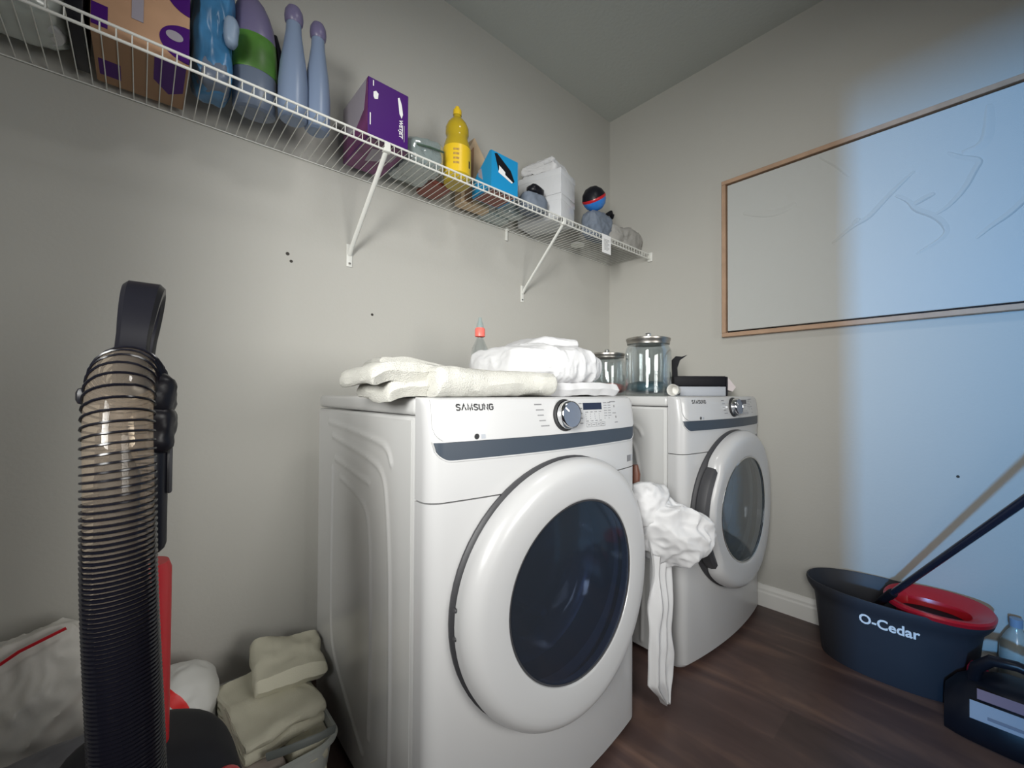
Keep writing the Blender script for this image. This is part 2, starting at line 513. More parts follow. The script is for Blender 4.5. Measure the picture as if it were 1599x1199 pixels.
# unseen hall wall, added so its window edges shape the blue daylight beam
HX = -4.2
b = NB()
box(b, HX-.12, HX, -1.69, 0.4, 0, HC); box(b, HX-.12, HX, -3.6, -2.75, 0, HC); box(b, HX-.12, HX, -2.75, -1.69, 1.62, HC); box(b, HX-.12, HX, -2.75, -1.69, 0, .25)
struct('wall_beam_mask', b, M_wall)
OX0, OX1, OH = -2.0, -0.45, 2.12        # wide unseen opening behind the camera, added to let the fill light in
b = NB()
box(b, RX0, OX0, RY0-.12, RY0, 0, HC); box(b, OX1, 0, RY0-.12, RY0, 0, HC); box(b, OX0, OX1, RY0-.12, RY0, OH, HC)
struct('wall_front', b, M_wall)


def baseboard(name, axis, a0, a1, at, sgn):
    t = [(0, 0), (.014, 0), (.014, .062), (.011, .070), (.011, .080), (.006, .092), (.004, .100), (0, .100)]
    b = NB()
    if axis == 'y': prism(b, [(at+sgn*p, z) for p, z in t], 'y', a0, a1)
    else: prism(b, [(at+sgn*p, z) for p, z in t], 'x', a0, a1)
    struct(name, b, M_trim)


baseboard('baseboard_right', 'y', RY0, -0.0145, 0.0, -1)
baseboard('baseboard_back', 'x', RX0, 0.0, 0.0, -1)
baseboard('baseboard_left', 'y', DY1+.0, -0.0145, RX0, 1)
# nicks in the wall paint
for i, (x, y, z, r, lb) in enumerate([(-1.771, 0, 1.461, .004, 'upper of two small dark nicks in the paint left of the shelf bracket'),
                                (-1.760, 0, 1.438, .0035, 'lower of two small dark nicks in the paint left of the shelf bracket'),
                                (-1.486, 0, 1.293, .0035, 'small dark screw hole in the wall above the washer'),
                                (0, -1.566, .699, .0035, 'small dark nail hole in the blue-lit wall under the picture')]):
    b = NB()
    vs = lathe(b, [(0, .0006), (r*.7, .0008), (r, .0016), (r*1.3, .0010), (r*1.45, 0)], 12)
    R = Matrix.Rotation(PI/2, 4, 'X') if i < 3 else Matrix.Rotation(-PI/2, 4, 'Y')
    for v in vs: v.co = Matrix.Translation((x, y, z)) @ R @ v.co
    tag(obj('wall_nick', b, M_hole), lb, 'wall nick')

# added ceiling lamp fixture, out of view, to go with the ambient light
t = thing('added_ceiling_lamp', 'small round flush ceiling lamp with opal diffuser, added out of view', 'lamp', (-1.35, -1.35, HC))
b = NB(); lathe(b, [(0, -.001), (.15, -.001), (.155, -.03), (.14, -.036), (.0, -.036)], 40); obj('lamp_base', b, M_trim, t)
b = NB(); lathe(b, [(.138, -.0365), (.13, -.055), (.09, -.075), (0, -.085)], 40); obj('diffuser', b, M_opal, t)

# ------------------------------------------------------------------ washer and dryer
WW, WD, WH = 0.690, 0.73, 0.984


def bow(u): return .032*(1-((u-WW/2)/(WW/2))**2)


def vfront(u, z):
    v = WD+bow(min(max(u, 0), WW))
    r = .032
    e = min(u, WW-u)
    if e < r: v -= (r-math.sqrt(max(0, r*r-(r-e)**2)))*.9
    if z > .90: v -= (z-.90)/.085*.010
    rt_ = .018
    if z > WH-rt_: v -= rt_-math.sqrt(max(0, rt_**2-(z-(WH-rt_))**2))
    return v


US = [0, .001, .003, .006, .010, .015, .022, .032]+[.032+(WW-.064)*k/28 for k in range(1, 28)]+[WW-.032, WW-.022, WW-.015, WW-.010, WW-.006, WW-.003, WW-.001, WW]


def front_piece(bm, z0, z1, zs=None):
    zs = zs or [z0+(z1-z0)*k/14 for k in range(15)]
    A = [[(u, -vfront(u, z), z) for z in zs] for u in US]
    B = [[(u, -.672, z) for z in zs] for u in US]
    shell(bm, A, B)


def patch(bm, u0, u1, zlo, zhi, off, th, n=160, m_=6, mi=0):
    """thin plate that follows the curved front; zlo, zhi functions of u"""
    A = []; B = []
    for i in range(n+1):
        u = u0+(u1-u0)*i/n; a, c = zlo(u), zhi(u)
        A.append([(u, -(vfront(u, a+(c-a)*j/m_)+off+th), a+(c-a)*j/m_) for j in range(m_+1)])
        B.append([(u, -(vfront(u, a+(c-a)*j/m_)+off), a+(c-a)*j/m_) for j in range(m_+1)])
    shell(bm, A, B, mi)


def rounded_lo(u0, u1, z, r):
    def f(u):
        e = min(u-u0, u1-u)
        return z+(r-math.sqrt(max(0, r*r-(r-e)**2)) if e < r else 0)
    return f


def curved_text(name, s, size, m_, parent, u0, z0, fitw, off=0.0, ebm=0.0):
    return text(name, s, size, m_, parent, lambda x, y, h: (u0+x, -(vfront(u0+x, z0+y)+.0046+h), z0+y), .0003, off, 1.12, fitw)


def brand_word(T, u0, z0, width, height):
    """bold sans capitals, the A without its bar, drawn as flat strokes"""
    S_ = [(.92, .84), (.72, .97), (.28, .97), (.08, .80), (.10, .64), (.30, .54), (.70, .46), (.90, .34), (.92, .18), (.72, .03), (.28, .03), (.06, .16)]
    G_ = [(.92, .82), (.72, .97), (.28, .97), (.08, .80), (.08, .20), (.28, .03), (.72, .03), (.92, .18), (.92, .50), (.55, .50)]
    glyphs = [(.78, [S_]), (.90, [[(.05, 0), (.50, 1), (.95, 0)]]), (1.0, [[(.08, 0), (.12, 1), (.50, .05), (.88, 1), (.92, 0)]]), (.78, [S_]),
              (.80, [[(.08, 1), (.08, .22), (.28, .03), (.72, .03), (.92, .22), (.92, 1)]]), (.82, [[(.08, 0), (.08, 1), (.92, 0), (.92, 1)]]), (.82, [G_])]
    gap = .20; tot = sum(g[0] for g in glyphs)+gap*(len(glyphs)-1); k = width/tot
    b = NB(); x = u0
    for w_, strokes_ in glyphs:
        gw = w_*k
        for st in strokes_:
            P = [Vector((x+p*gw, z0+q*height, 0)) for p, q in st]
            th = height*.112
            L_, R_ = [], []
            for i, p in enumerate(P):
                d1 = (p-P[i-1]).normalized() if i > 0 else (P[1]-p).normalized()
                d2 = (P[i+1]-p).normalized() if i < len(P)-1 else d1
                n1 = Vector((-d1.y, d1.x, 0)); n2 = Vector((-d2.y, d2.x, 0)); nn = (n1+n2)
                nn = nn.normalized() if nn.length > .2 else n1
                mm = th/max(.55, nn.dot(n1))
                L_.append(p+nn*mm); R_.append(p-nn*mm)
            def on(p, o): return (p.x, -(vfront(p.x, p.y)+.0041+o), p.y)
            shell(b, [[on(l, .0004), on(r_, .0004)] for l, r_ in zip(L_, R_)], [[on(l, 0), on(r_, 0)] for l, r_ in zip(L_, R_)])
        x += gw+gap*k
    obj('brand_lettering', b, M_black, T, False)


def machine(name, label, cat, loc, rz, dryer):
    T = thing(name, label, cat, loc, rz)
    # cabinet: side panels, back, base, with the pressed ridges of the side sheet
    b = NB()
    box(b, 0.0, WW, -.668, 0.0, .022, .944, .006, 2)
    ridges = [
        [(.11, .905), (.50, .880), (.545, .862), (.56, .835)],
        [(.145, .865), (.36, .842), (.47, .826), (.515, .806), (.535, .76), (.555, .62), (.56, .45), (.562, .25), (.558, .05)],
        [(.17, .802), (.43, .772)],
        [(.145, .77), (.142, .60), (.140, .36), (.150, .27), (.20, .215), (.40, .10)],
        [(.215, .755), (.35, .732), (.41, .708), (.435, .665), (.445, .55), (.447, .35), (.44, .16)],
    ]
    obj('cabinet', b, M_enamel, T)
    # pressed sheet-metal side with its raised beads
    paths = []
    for rg in ridges:
        P = [Vector((a, c, 0)) for a, c in rg]
        for _ in range(2):
            Q = [P[0]]
            for a, c in zip(P, P[1:]): Q += [a.lerp(c, .25), a.lerp(c, .75)]
            Q.append(P[-1]); P = Q
        paths.append(P)

    def bead(v, z):
        h = 0
        p = Vector((v, z, 0))
        for P in paths:
            bd = 1e9
            for a, c in zip(P, P[1:]):
                d = c-a; tt = max(0, min(1, (p-a).dot(d)/max(1e-9, d.length_squared)))
                bd = min(bd, (p-a-d*tt).length)
                if bd < .001: break
            if bd < .012: h = max(h, math.cos(bd/.012*PI/2)**2)
        return h
    b = NB()
    NV, NZ_ = 150, 150
    A = [[(-.0008-.0042*bead(.006+.650*i/NV, .028+.908*j/NZ_), -(.006+.650*i/NV), .028+.908*j/NZ_) for j in range(NZ_+1)] for i in range(NV+1)]
    B = [[(.0006, p[1], p[2]) for p in r_] for r_ in A]
    shell(b, A, B)
    obj('side_panel', b, M_enamel, T)
    b = NB()
    box(b, .0, WW, -.668, -.0, .9465, WH, .010, 3)
    obj('top_panel', b, M_enamel, T)
    # lower front with the round opening, upper front
    b = NB(); front_piece(b, .016, .7735, [.016, .017, .020, .026]+[.035+(.7735-.035)*k/22 for k in range(23)])
    for v in b.verts:
        if v.co.z < .026 and v.co.y < -.69: v.co.y += (.026-v.co.z)*.9
    lf = obj('lower_front', b, M_enamel_p, T)
    cz = .535 if not dryer else .552
    cu = WW/2+.002
    c = NB(); bmesh.ops.create_cone(c, cap_ends=True, segments=64, radius1=.232, radius2=.232, depth=.5, matrix=MT(cu, -.7, cz if not dryer else .54, 0, PI/2))
    cut = obj('cutter', c, M_enamel_p, T)
    md = lf.modifiers.new('hole', 'BOOLEAN'); md.operation = 'DIFFERENCE'; md.object = cut; md.solver = 'EXACT'
    dg = bpy.context.evaluated_depsgraph_get(); dg.update()
    me = bpy.data.meshes.new_from_object(lf.evaluated_get(dg))
    lf.modifiers.clear(); old = lf.data; lf.data = me; bpy.data.meshes.remove(old)
    me.materials.clear(); me.materials.append(M_enamel_p)
    for p in me.polygons: p.use_smooth = True; p.material_index = 0
    me.set_sharp_from_angle(angle=math.radians(30))
    cm = cut.data; bpy.data.objects.remove(cut); bpy.data.meshes.remove(cm)
    b = NB(); front_piece(b, .7765, WH, [.7765, .778]+[.79+(.96-.79)*k/8 for k in range(9)]+[.966, .970, .974, .978, .981, .983, WH])
    obj('upper_front', b, M_enamel_p, T)
    # drum behind the door (sits inside the cabinet front)
    ZC = cz if not dryer else .54
    A = Matrix.Translation((cu, 0, ZC)) @ Matrix.Rotation(PI/2, 4, 'X')   # lathe z -> -y (towards the viewer)
    b = NB()
    lathe(b, [(.231, .735), (.231, .66), (.222, .655), (.215, .64), (.205, .60), (.222, .595), (.226, .59), (.226, .25), (.20, .235), (0, .23)], 56, M=A)
    if not dryer:
        for k in range(3):
            a = k*2*PI/3+.5
            box(b, -.016, .016, -.224, -.185, .25, .59, .012, 2, M=A @ Matrix.Rotation(a, 4, 'Z'))
    # cabinet is solid, so open it for the drum
    dr = obj('drum', b, M_drum if dryer else M_drumdark, T)
    # door gasket ring
    b = NB()

    def bent(vs):
        for v in vs: v.co.y -= bow(min(max(v.co.x, 0), WW))
    RO = .305 if not dryer else .308
    vs = lathe(b, [(RO-.005, WD-.004), (RO+.0005, WD-.002), (RO+.002, WD+.006), (RO-.006, WD+.014), (RO-.03, WD+.016), (.236, WD+.002), (.236, WD-.02)], 72, M=A); bent(vs)
    obj('door_gasket', b, M_gasket, T)
    # door ring
    b = NB()

    def rf(r, a):
        if not dryer: return r
        # hand grip cut into the left side (a = pi is the left)
        d = abs(((a-PI+PI) % (2*PI))-PI)
        k = 1/(1+math.exp((d-.66)*26))
        return r-(k*.024*max(0, min(1, (r-.25)/.03)))
    prof = [(.212, WD+.026), (.206, WD+.044), (.2065, WD+.0545), (.2085, WD+.0575), (.213, WD+.059), (.245, WD+.0625), (.262, WD+.064), (RO-.030, WD+.0640), (RO-.020, WD+.0615), (RO-.011, WD+.055), (RO-.004, WD+.046), (RO, WD+.034), (RO-.002, WD+.018), (RO-.02, WD+.016), (.24, WD+.018)]
    vs = lathe(b, prof, 96, M=A, fn=rf, closed=True); bent(vs)
    if dryer:
        pass
    door = obj('door', b, M_enamel_p, T)
    if dryer:
        b = NB()
        pr = [(RO-.040, WD+.018), (RO-.004, WD+.019), (RO-.003, WD+.036), (RO-.008, WD+.050), (RO-.020, WD+.056), (RO-.040, WD+.050)]
        L_ = []
        for k in range(49):
            a = PI-.78+1.56*k/48
            q = min(1, min(k, 48-k)/9); q = q*q*(3-2*q)
            L_.append([tuple(A @ Vector(((r*(1-.0)-.012*(1-q))*math.cos(a), (r-.012*(1-q))*math.sin(a), z-.004*(1-q)))) for r, z in pr])
        loft(b, L_, cap0=True, cap1=True)
        bent(list(b.verts))
        obj('hand_grip', b, M_gasket, door)
    else:
        b = NB()
        for zz in (.10, .0):
            b = NB(); box(b, cu-RO-.001, cu-RO+.010, -(WD+.034), -(WD+.022), ZC+.030-zz*.55, ZC+.038-zz*.55, .002, 1)
            obj('hinge_cover', b, M_gasket, door)
    # glass bowl
    b = NB()
    if not dryer:
        gp = [(.2075, WD+.050), (.205, WD+.046), (.199, WD+.040), (.196, WD+.010), (.190, WD-.03), (.172, WD-.075), (.158, WD-.085), (.150, WD-.082), (0, WD-.078)]
        vs = lathe(b, gp, 72, M=A); bent(vs)
        # outer pane
        vs = lathe(b, [(.2065, WD+.0515), (.15, WD+.056), (.08, WD+.058), (0, WD+.0585)], 72, M=A); bent(vs)
        obj('door_glass', b, M_glassdark, door, recalc=False)
        b = NB(); vs = lathe(b, [(.2072, WD+.0535), (.2055, WD+.0560), (.2025, WD+.0545), (.2030, WD+.0520)], 72, M=A, closed=True); bent(vs)
        obj('glass_rim', b, M_gasket, door)
    else:
        gp = [(.2065, WD+.050), (.199, WD+.040), (.19, WD-.0), (.17, WD-.02), (0, WD-.02)]
        vs = lathe(b, gp, 72, M=A); bent(vs)
        vs = lathe(b, [(.2065, WD+.0515), (.15, WD+.054), (0, WD+.055)], 72, M=A); bent(vs)
        obj('door_glass', b, M_glassgrey, door, recalc=False)
        b = NB(); vs = lathe(b, [(.2085, WD+.0535), (.2055, WD+.0580), (.2015, WD+.0565), (.2030, WD+.0520)], 72, M=A, closed=True); bent(vs)
        obj('glass_rim', b, M_chrome, door)
    # control panel plate and slate strip below
    b = NB(); patch(b, .010, WW-.010, rounded_lo(.010, WW-.010, .8955, .03), lambda u: .9795, .0005, .0035)
    obj('control_panel', b, M_enamel_p, T)
    b = NB(); patch(b, .012, WW-.012, rounded_lo(.012, WW-.012, .858, .036), lambda u: .8945+0*u, .0002, .0022)
    # keep the strip's top edge under the panel's rounded corners
    obj('accent_strip', b, M_strip, T)
    b = NB(); patch(b, .009, WW-.009, rounded_lo(.009, WW-.009, .8555, .038), lambda u: rounded_lo(.009, WW-.009, .8555, .038)(u)+.0028, .0004, .003)
    obj('strip_edge', b, M_enamel_p, T)
    brand_word(T, .056, .9580, .0840, .0120)
    # rotary knob
    ku, kz = .345, .940
    K = Matrix.Translation((ku, -(vfront(ku, kz)+.003), kz)) @ Matrix.Rotation(PI/2-.10, 4, 'X')
    kn = NB(); lathe(kn, [(0, 0), (.0385, 0), (.0395, .002), (.0385, .006), (.035, .008)], 48, M=K); kb = obj('knob_base', kn, M_black, T)
    kn = NB(); lathe(kn, [(.034, .006), (.0345, .020), (.0335, .026), (.031, .0285), (.0300, .0275)], 48, M=K); kr = obj('knob', kn, M_chrome, T)
    kn = NB(); lathe(kn, [(.0302, .0272), (.028, .0268), (0, .0262)], 48, M=K); obj('knob_face', kn, M_knobface, kr)
    kn = NB(); box(kn, -.0022, .0022, .012, .027, .0268, .0276, .0003, 1, M=K @ Matrix.Rotation(.9, 4, 'Z')); obj('pointer_mark', kn, M_white, kr)
    # display
    b = NB(); patch(b, .416, .496, lambda u: .951, lambda u: .969, .004, .0006, 8, 2); obj('display', b, M_display, T)
    # cycle names: tiny unreadable rows of grey print on both sides of the knob
    for k, (l_, r_) in enumerate(((.030, .030), (.034, .026), (.026, .030), (.028, .034), (.036, .028))):
        z = .966-k*.0125; u = .250+.004*k
        for xx, e_ in ((u, u+l_*.72), (.392+.004*abs(2-k), .412)):
            b = NB()
            patch(b, xx, e_, lambda q: z, lambda q: z+.0009, .004, .0003, 2, 1)
            while xx < e_-.001:
                ww = random.uniform(.002, .0032); patch(b, xx, min(e_, xx+ww), lambda q: z, lambda q: z+.0027, .004, .0003, 1, 1); xx += ww+.0008
            obj('cycle_name', b, M_greyprint, T)
    b = NB()
    for c_ in range(4):
        for r_ in range(5):
            u = .424+c_*.019; z = .944-r_*.0058
            patch(b, u, u+.0022, lambda q: z, lambda q: z+.0022, .004, .0003, 1, 1)
            if r_ in (0, 4): patch(b, u+.0035, u+.0115, lambda q: z, lambda q: z+.0022, .004, .0003, 1, 1)
    for c_ in range(2):
        for r_ in range(7):
            u = .507+c_*.020; z = .967-r_*.0070
            patch(b, u, u+.0028, lambda q: z, lambda q: z+.0028, .004, .0003, 1, 1)
            if r_ < 6: patch(b, u+.0045, u+.0135, lambda q: z+.0004, lambda q: z+.0022, .004, .0003, 1, 1)
    for (u, z, w_) in ((.538, .970, .030), (.556, .955, .005), (.548, .938, .018), (.562, .925, .005), (.556, .912, .016)):
        patch(b, u, u+w_, lambda q: z, lambda q: z+(.0022 if w_ > .006 else .006), .004, .0003, 2, 1)
    obj('setting_print', b, M_greyprint, T)
    for c_ in range(4):
        b = NB(); u = .425+c_*.021
        A_ = []
        loop = [(u, .907), (u+.018, .907), (u+.018, .917), (u, .917)]
        for (p, q), (p2, q2) in zip(loop, loop[1:]+loop[:1]):
            tube(b, [(p, -(vfront(p, q)+.0042), q), (p2, -(vfront(p2, q2)+.0042), q2)], .00045, 5)
        patch(b, u+.004, u+.0145, lambda q: .911, lambda q: .9132, .004, .0003, 2, 1)
        obj('touch_button', b, M_greyprint, T)
    # two little round and square approval marks
    b = NB()
    vs = lathe(b, [(0, .0004), (.0058, .0004), (.006, 0)], 20, M=Matrix.Translation((.098, -(vfront(.098, .903)+.0042), .9035)) @ Matrix.Rotation(PI/2, 4, 'X'))
    obj('round_mark', b, M_black, T)
    b = NB(); patch(b, .108, .118, lambda q: .8985, lambda q: .9075, .004, .0003, 2, 2); obj('square_mark', b, M_greyprint if False else M_btray, T)
    # energy sticker
    b = NB(); patch(b, .630, .653, lambda q: .793, lambda q: .8115, .0002, .0005, 3, 2); st = obj('sticker', b, M_greyprint, T)
    b = NB(); patch(b, .655, .664, lambda q: .793, lambda q: .8115, .0002, .0005, 3, 2); obj('sticker_tab', b, M_btray, st)
    # feet
    for fx in (.05, WW-.05):
        for fy in (-.06, -.63):
            b = NB(); lathe(b, [(0, 0), (.022, 0), (.024, .006), (.018, .012), (.010, .014), (.010, .024), (0, .024)], 20, M=Matrix.Translation((fx, fy, 0)))
            obj('foot', b, M_darkm, T)
    return T


washer = machine('washing_machine', 'white front-loading machine with dark smoked round door, nearest the camera, towels on top', 'washing machine', (-1.7084, -.1473, 0), -.0145, False)
dryer = machine('clothes_dryer', 'white front-loading dryer with grey round window, in the corner by the picture wall', 'dryer', (-.7149, -.1543, 0), -.024, True)
for T, dz in ((washer, .535), (dryer, .54)):
    # hollow the cabinets for the drums
    cab = [c for c in T.children if c.name.startswith('cabinet')][0]
    c = NB(); bmesh.ops.create_cone(c, cap_ends=True, segments=48, radius1=.2325, radius2=.2325, depth=.52, matrix=MT(WW/2+.002, -.48, dz, 0, PI/2))
    cut = obj('cutter', c, M_enamel, T)
    md = cab.modifiers.new('hole', 'BOOLEAN'); md.operation = 'DIFFERENCE'; md.object = cut; md.solver = 'EXACT'
    dg = bpy.context.evaluated_depsgraph_get(); dg.update()
    me = bpy.data.meshes.new_from_object(cab.evaluated_get(dg))
    cab.modifiers.clear(); old = cab.data; cab.data = me; bpy.data.meshes.remove(old)
    me.materials.clear(); me.materials.append(M_enamel)
    for p in me.polygons: p.use_smooth = True; p.material_index = 0
    me.set_sharp_from_angle(angle=math.radians(30))
    cm = cut.data; bpy.data.objects.remove(cut); bpy.data.meshes.remove(cm)
# dark laundry lump seen in the dryer
b = NB(); blob(b, (.07, .07, .06), (0, 0, 0), 0.9, 4, .012, 22, 3, mode='ridge')
o = obj('dark_laundry', b, M_slate); o.location = (-.44, -.60, .378)
tag(o, 'dark laundry lump lying inside the dryer drum', 'laundry')
TOP = WH

# ------------------------------------------------------------------ wire shelf
SZ, SD = 1.800, .296
SX0 = RX0+.004
t = thing('wire_shelf', 'long white coated wire shelf on the wall above the machines', 'shelf', (0, 0, SZ))
b = NB()
n = int((-.004-SX0)/.0254)
for k in range(n):
    x = -.012-k*.0254
    tube(b, [(x, -.004, 0), (x, -SD+.004, 0), (x, -SD, -.003), (x, -SD, -.024)], .0013, 6)
for y in (-.006,):
    tube(b, [(SX0, y, -.0035), (-.004, y, -.0035)], .0018, 8)
obj('wire_deck', b, M_wire, t)
b = NB(); tube(b, [(SX0, -SD-.001, .001), (-.004, -SD-.001, .001)], .0034, 8); obj('front_rail', b, M_wire, t)
b = NB(); tube(b, [(SX0, -SD-.001, -.026), (-.004, -SD-.001, -.026)], .0034, 8); obj('front_rail', b, M_wire, t)
b = NB(); box(b, -.012, -.0008, -SD-.018, -SD+.012, -.040, .012, .003, 2); box(b, -.018, -.010, -SD-.012, -SD-.004, -.030, .004, .002, 1); obj('end_bracket', b, M_wire, t)
for x in (-.836,):
    b = NB(); box(b, x-.006, x+.006, -.010, -.0008, -.055, .004, .002, 2); box(b, x-.008, x+.008, -.016, -.001, -.008, .005, .002, 2)
    obj('wall_clip', b, M_wire, t)


def bracket(x, xf, lb):
    T = thing('shelf_bracket', lb, 'bracket', (x, 0, SZ-.32), 0, None)
    b = NB()
    box(b, -.0105, .0105, -.0045, -.0008, -.022, .062, .002, 2)
    obj('wall_plate', b, M_wire, T)
    b = NB()
    tube(b, [(0, -.006, .022), (xf*.1, -.030, .050), (xf, -SD-.004, .300)], .0080, 10, sx=.55, upv=(1, 0, 0))
    obj('brace', b, M_wire, T)
    b = NB(); box(b, xf-.012, xf+.012, -SD-.007, -SD+.010, .288, .300, .002, 2); box(b, xf-.010, xf+.010, -SD-.0085, -SD-.005, .289, .321, .0015, 1)
    obj('hook', b, M_wire, T)
    b = NB(); lathe(b, [(0, .003), (.004, .0025), (.0045, 0)], 12, M=Matrix.Translation((0, -.0045, -.010)) @ Matrix.Rotation(PI/2, 4, 'X')); obj('screw', b, M_steel, T)


bracket(-1.573, .012, 'white diagonal shelf bracket under the purple box')
bracket(-.729, -.004, 'white diagonal shelf bracket nearest the corner')
bracket(-2.42, .01, 'white diagonal shelf bracket at the far left end of the shelf')
# price tag
b = NB(); box(b, -.036, .036, -.0006, .0006, -.095, 0, .0002, 1)
tg = obj('price_tag', b, M_white); tg.location = (-.42, -SD-.0055, SZ+.004); tg.rotation_euler = (0.0, 0, 0)
tag(tg, 'small white paper tag hanging from the shelf front rail', 'tag')
b = NB()
for k in range(9):
    box(b, -.022+.0012*k-.001*k, .022-(.010 if k % 3 == 2 else 0), -.0011, -.0007, -.026-k*.0065, -.024-k*.0065)
obj('tag_print', b, M_greyprint, tg)
S0 = SZ+.0022   # where goods stand


def sob(name, label, cat, x, y, rz=0, z=None, group=None):
    return thing(name, label, cat, (x, y, S0 if z is None else z), rz, group)


# --- white wrapped pack at the far left
T = sob('wrapped_paper_pack', 'whitish wrapped pack of paper rolls at the far left of the shelf', 'paper rolls', -2.375, -.15)
for k in range(3):
    b = NB(); x = -.11+.082*k
    lathe(b, [(.018, 0.004), (.052, .004), (.055, .010), (.055, .225), (.052, .231), (.018, .231)], 28, M=Matrix.Translation((x+.01, 0, 0))); obj('paper_roll', b, M_cotton, T)
b = NB(); blob(b, (.150, .085, .125), (-.018, 0, .123), .35, 5, .008, 14, 4, mode='ridge', stretch=(2.2, 2.2, .3)); obj('plastic_wrap', b, M_filmw, T)
T = sob('black_box', 'narrow black box between the wrapped pack and the peach box', 'box', -2.236, -.15)
b = NB(); box(b, -.014, .012, -.10, .10, 0, .24, .002); obj('carton', b, M_dark, T)

# --- peach box with purple ovals
T = sob('diaper_box', 'large peach cardboard box with purple ovals at the left of the shelf', 'box', -2.128, -.145)
b = NB(); box(b, -.085, .083, -.11, .11, 0, .25, .002); obj('carton', b, M_peach, T)
FY = -.1106


def disc(bm, cx, cz, rx, rz_, y, th=.0006, n=28, a0=0, a1=2*PI):
    prism(bm, [(cx+rx*math.cos(a0+(a1-a0)*k/n), cz+rz_*math.sin(a0+(a1-a0)*k/n)) for k in range(n+(0 if a1-a0 > 6 else 1))], 'y', y-th, y)


b = NB(); box(b, -.084, -.058, FY-.0006, FY, .010, .060); obj('purple_panel', b, M_purple, T)
b = NB(); disc(b, .0828, .185, .050, .060, FY, .0008, 24, PI/2, 1.5*PI); obj('purple_oval', b, M_purple, T)
b = NB(); disc(b, .0828, .050, .055, .045, FY, .0008, 24, PI/2, 1.5*PI); obj('purple_oval', b, M_purple, T)
b = NB(); disc(b, .056, .20, .014, .018, FY-.0008); obj('white_oval', b, M_lilac, T)
b = NB(); disc(b, .055, .062, .016, .012, FY-.0008); obj('white_oval', b, M_lilac, T)
b = NB(); box(b, -.020, .000, FY-.0012, FY-.0002, .06, .25); obj('white_stripe', b, M_lilac, T)
b = NB(); box(b, -.010, -.002, FY-.0016, FY-.001, .12, .21); obj('brown_stripe', b, M_peachdk, T)
b = NB(); box(b, -.083, .081, -.108, .108, -.0012, .0008); bt = obj('carton_bottom', b, M_peachdk, T)
b = NB(); prism(b, [(.02, -.10), (.078, -.10), (.078, .02), (.05, .05), (.02, .0)], 'z', -.0018, -.0010); prism(b, [(-.078, .0), (-.040, .0), (-.040, .07), (-.078, .07)], 'z', -.0018, -.0010); obj('bottom_print', b, M_purple, T)

# --- blue film package with pale blue bottle
T = sob('blue_package', 'crumpled bright blue plastic package left of the green bottle', 'package', -1.990, -.155)
b = NB(); blob(b, (.044, .07, .17), (-.002, 0, .168), .5, 5, .013, 14, 8, mode='ridge', stretch=(1.6, 1, .45)); obj('film_wrap', b, M_bluebag, T)
b = NB(); blob(b, (.016, .022, .04), (.030, -.078, .152), .7, 3, .003, 30, 2); obj('pale_tab', b, M_palebl, T)
b = NB(); blob(b, (.036, .05, .045), (0, -.020, .048), .6, 4, .006, 22, 12); obj('grey_blue_base', b, M_greybody, T)

# --- purple-capped bottle with green label
T = sob('detergent_bottle', 'detergent bottle with dusky purple cap and green label', 'bottle', -1.893, -.155)
b = NB(); lathe(b, [(0, 0), (.044, 0), (.052, .006), (.054, .02), (.0545, .11), (.052, .115)], 40, sy=.8); obj('lower_body', b, M_greybody, T)
b = NB(); lathe(b, [(.0545, .112), (.0555, .114), (.055, .17), (.051, .215), (.049, .218)], 40, sy=.8); obj('green_label', b, M_greenlab, T)
b = NB(); lathe(b, [(.050, .216), (.051, .222), (.049, .265), (.042, .295), (.032, .320), (.018, .338), (0, .343)], 40, sy=.8)
for v in b.verts: v.co.x -= (v.co.z-.216)*.10
obj('cap', b, M_pericap, T)
b = NB(); tube(b, [(.046, 0, .26), (.058, 0, .22), (.062, 0, .15), (.056, 0, .09)], .008, 10); obj('grip', b, M_dark, T)

# --- two periwinkle bottles
for (x, y, s, lb) in ((-1.806, -.20, 1.0, 'taller-standing left one of two periwinkle pin-shaped bottles'), (-1.737, -.19, .93, 'right one of two periwinkle pin-shaped bottles, beside the purple box')):
    T = sob('pin_shaped_bottle', lb, 'bottle', x, y, 0, None, 'periwinkle bottles')
    b = NB(); lathe(b, [(0, 0), (.030*s, 0), (.037*s, .006), (.039*s, .03), (.0385*s, .11), (.034*s, .17), (.026*s, .225), (.021*s, .265), (.0195*s, .295)], 36); obj('bottle_body', b, M_peri, T)
    b = NB(); lathe(b, [(.020*s, .292), (.0235*s, .297), (.0250*s, .312), (.0235*s, .328), (.017*s, .341), (.006*s, .346), (0, .3465)], 32); obj('cap', b, M_pericap, T)

# --- purple mop pad box
T = sob('mop_pad_box', 'deep purple box with white lettering, above the left bracket', 'box', -1.5515, -.168)
b = NB()
box(b, -.0665, .0675, -.118, .108, 0, .193, .0015, 1)
cb = obj('carton', b, M_purple, T, mats=[M_purple, M_lilac, M_magcard])
for p in cb.data.polygons:
    if p.normal.x < -.9: p.material_index = 2
    if p.normal.z < -.9: p.material_index = 2
b = NB(); prism(b, [(-.105, .188), (-.085, .10), (.0, .06), (.106, .10), (.106, .19), (-.105, .1905)], 'x', -.0675, -.0667); obj('side_panel_print', b, M_lilac, T)
FY = -.1186
b = NB(); prism(b, [(-.050, .135), (-.046, .128), (-.036, .132), (-.034, .150), (-.042, .156), (-.050, .150)], 'y', FY-.0005, FY)
obj('white_badge', b, M_white, T)
b = NB(); box(b, -.061, -.058, FY-.0005, FY, .040, .078); obj('white_bar', b, M_white, T)
b = NB(); box(b, -.052, -.049, FY-.0005, FY, .168, .186); obj('white_bar', b, M_white, T)
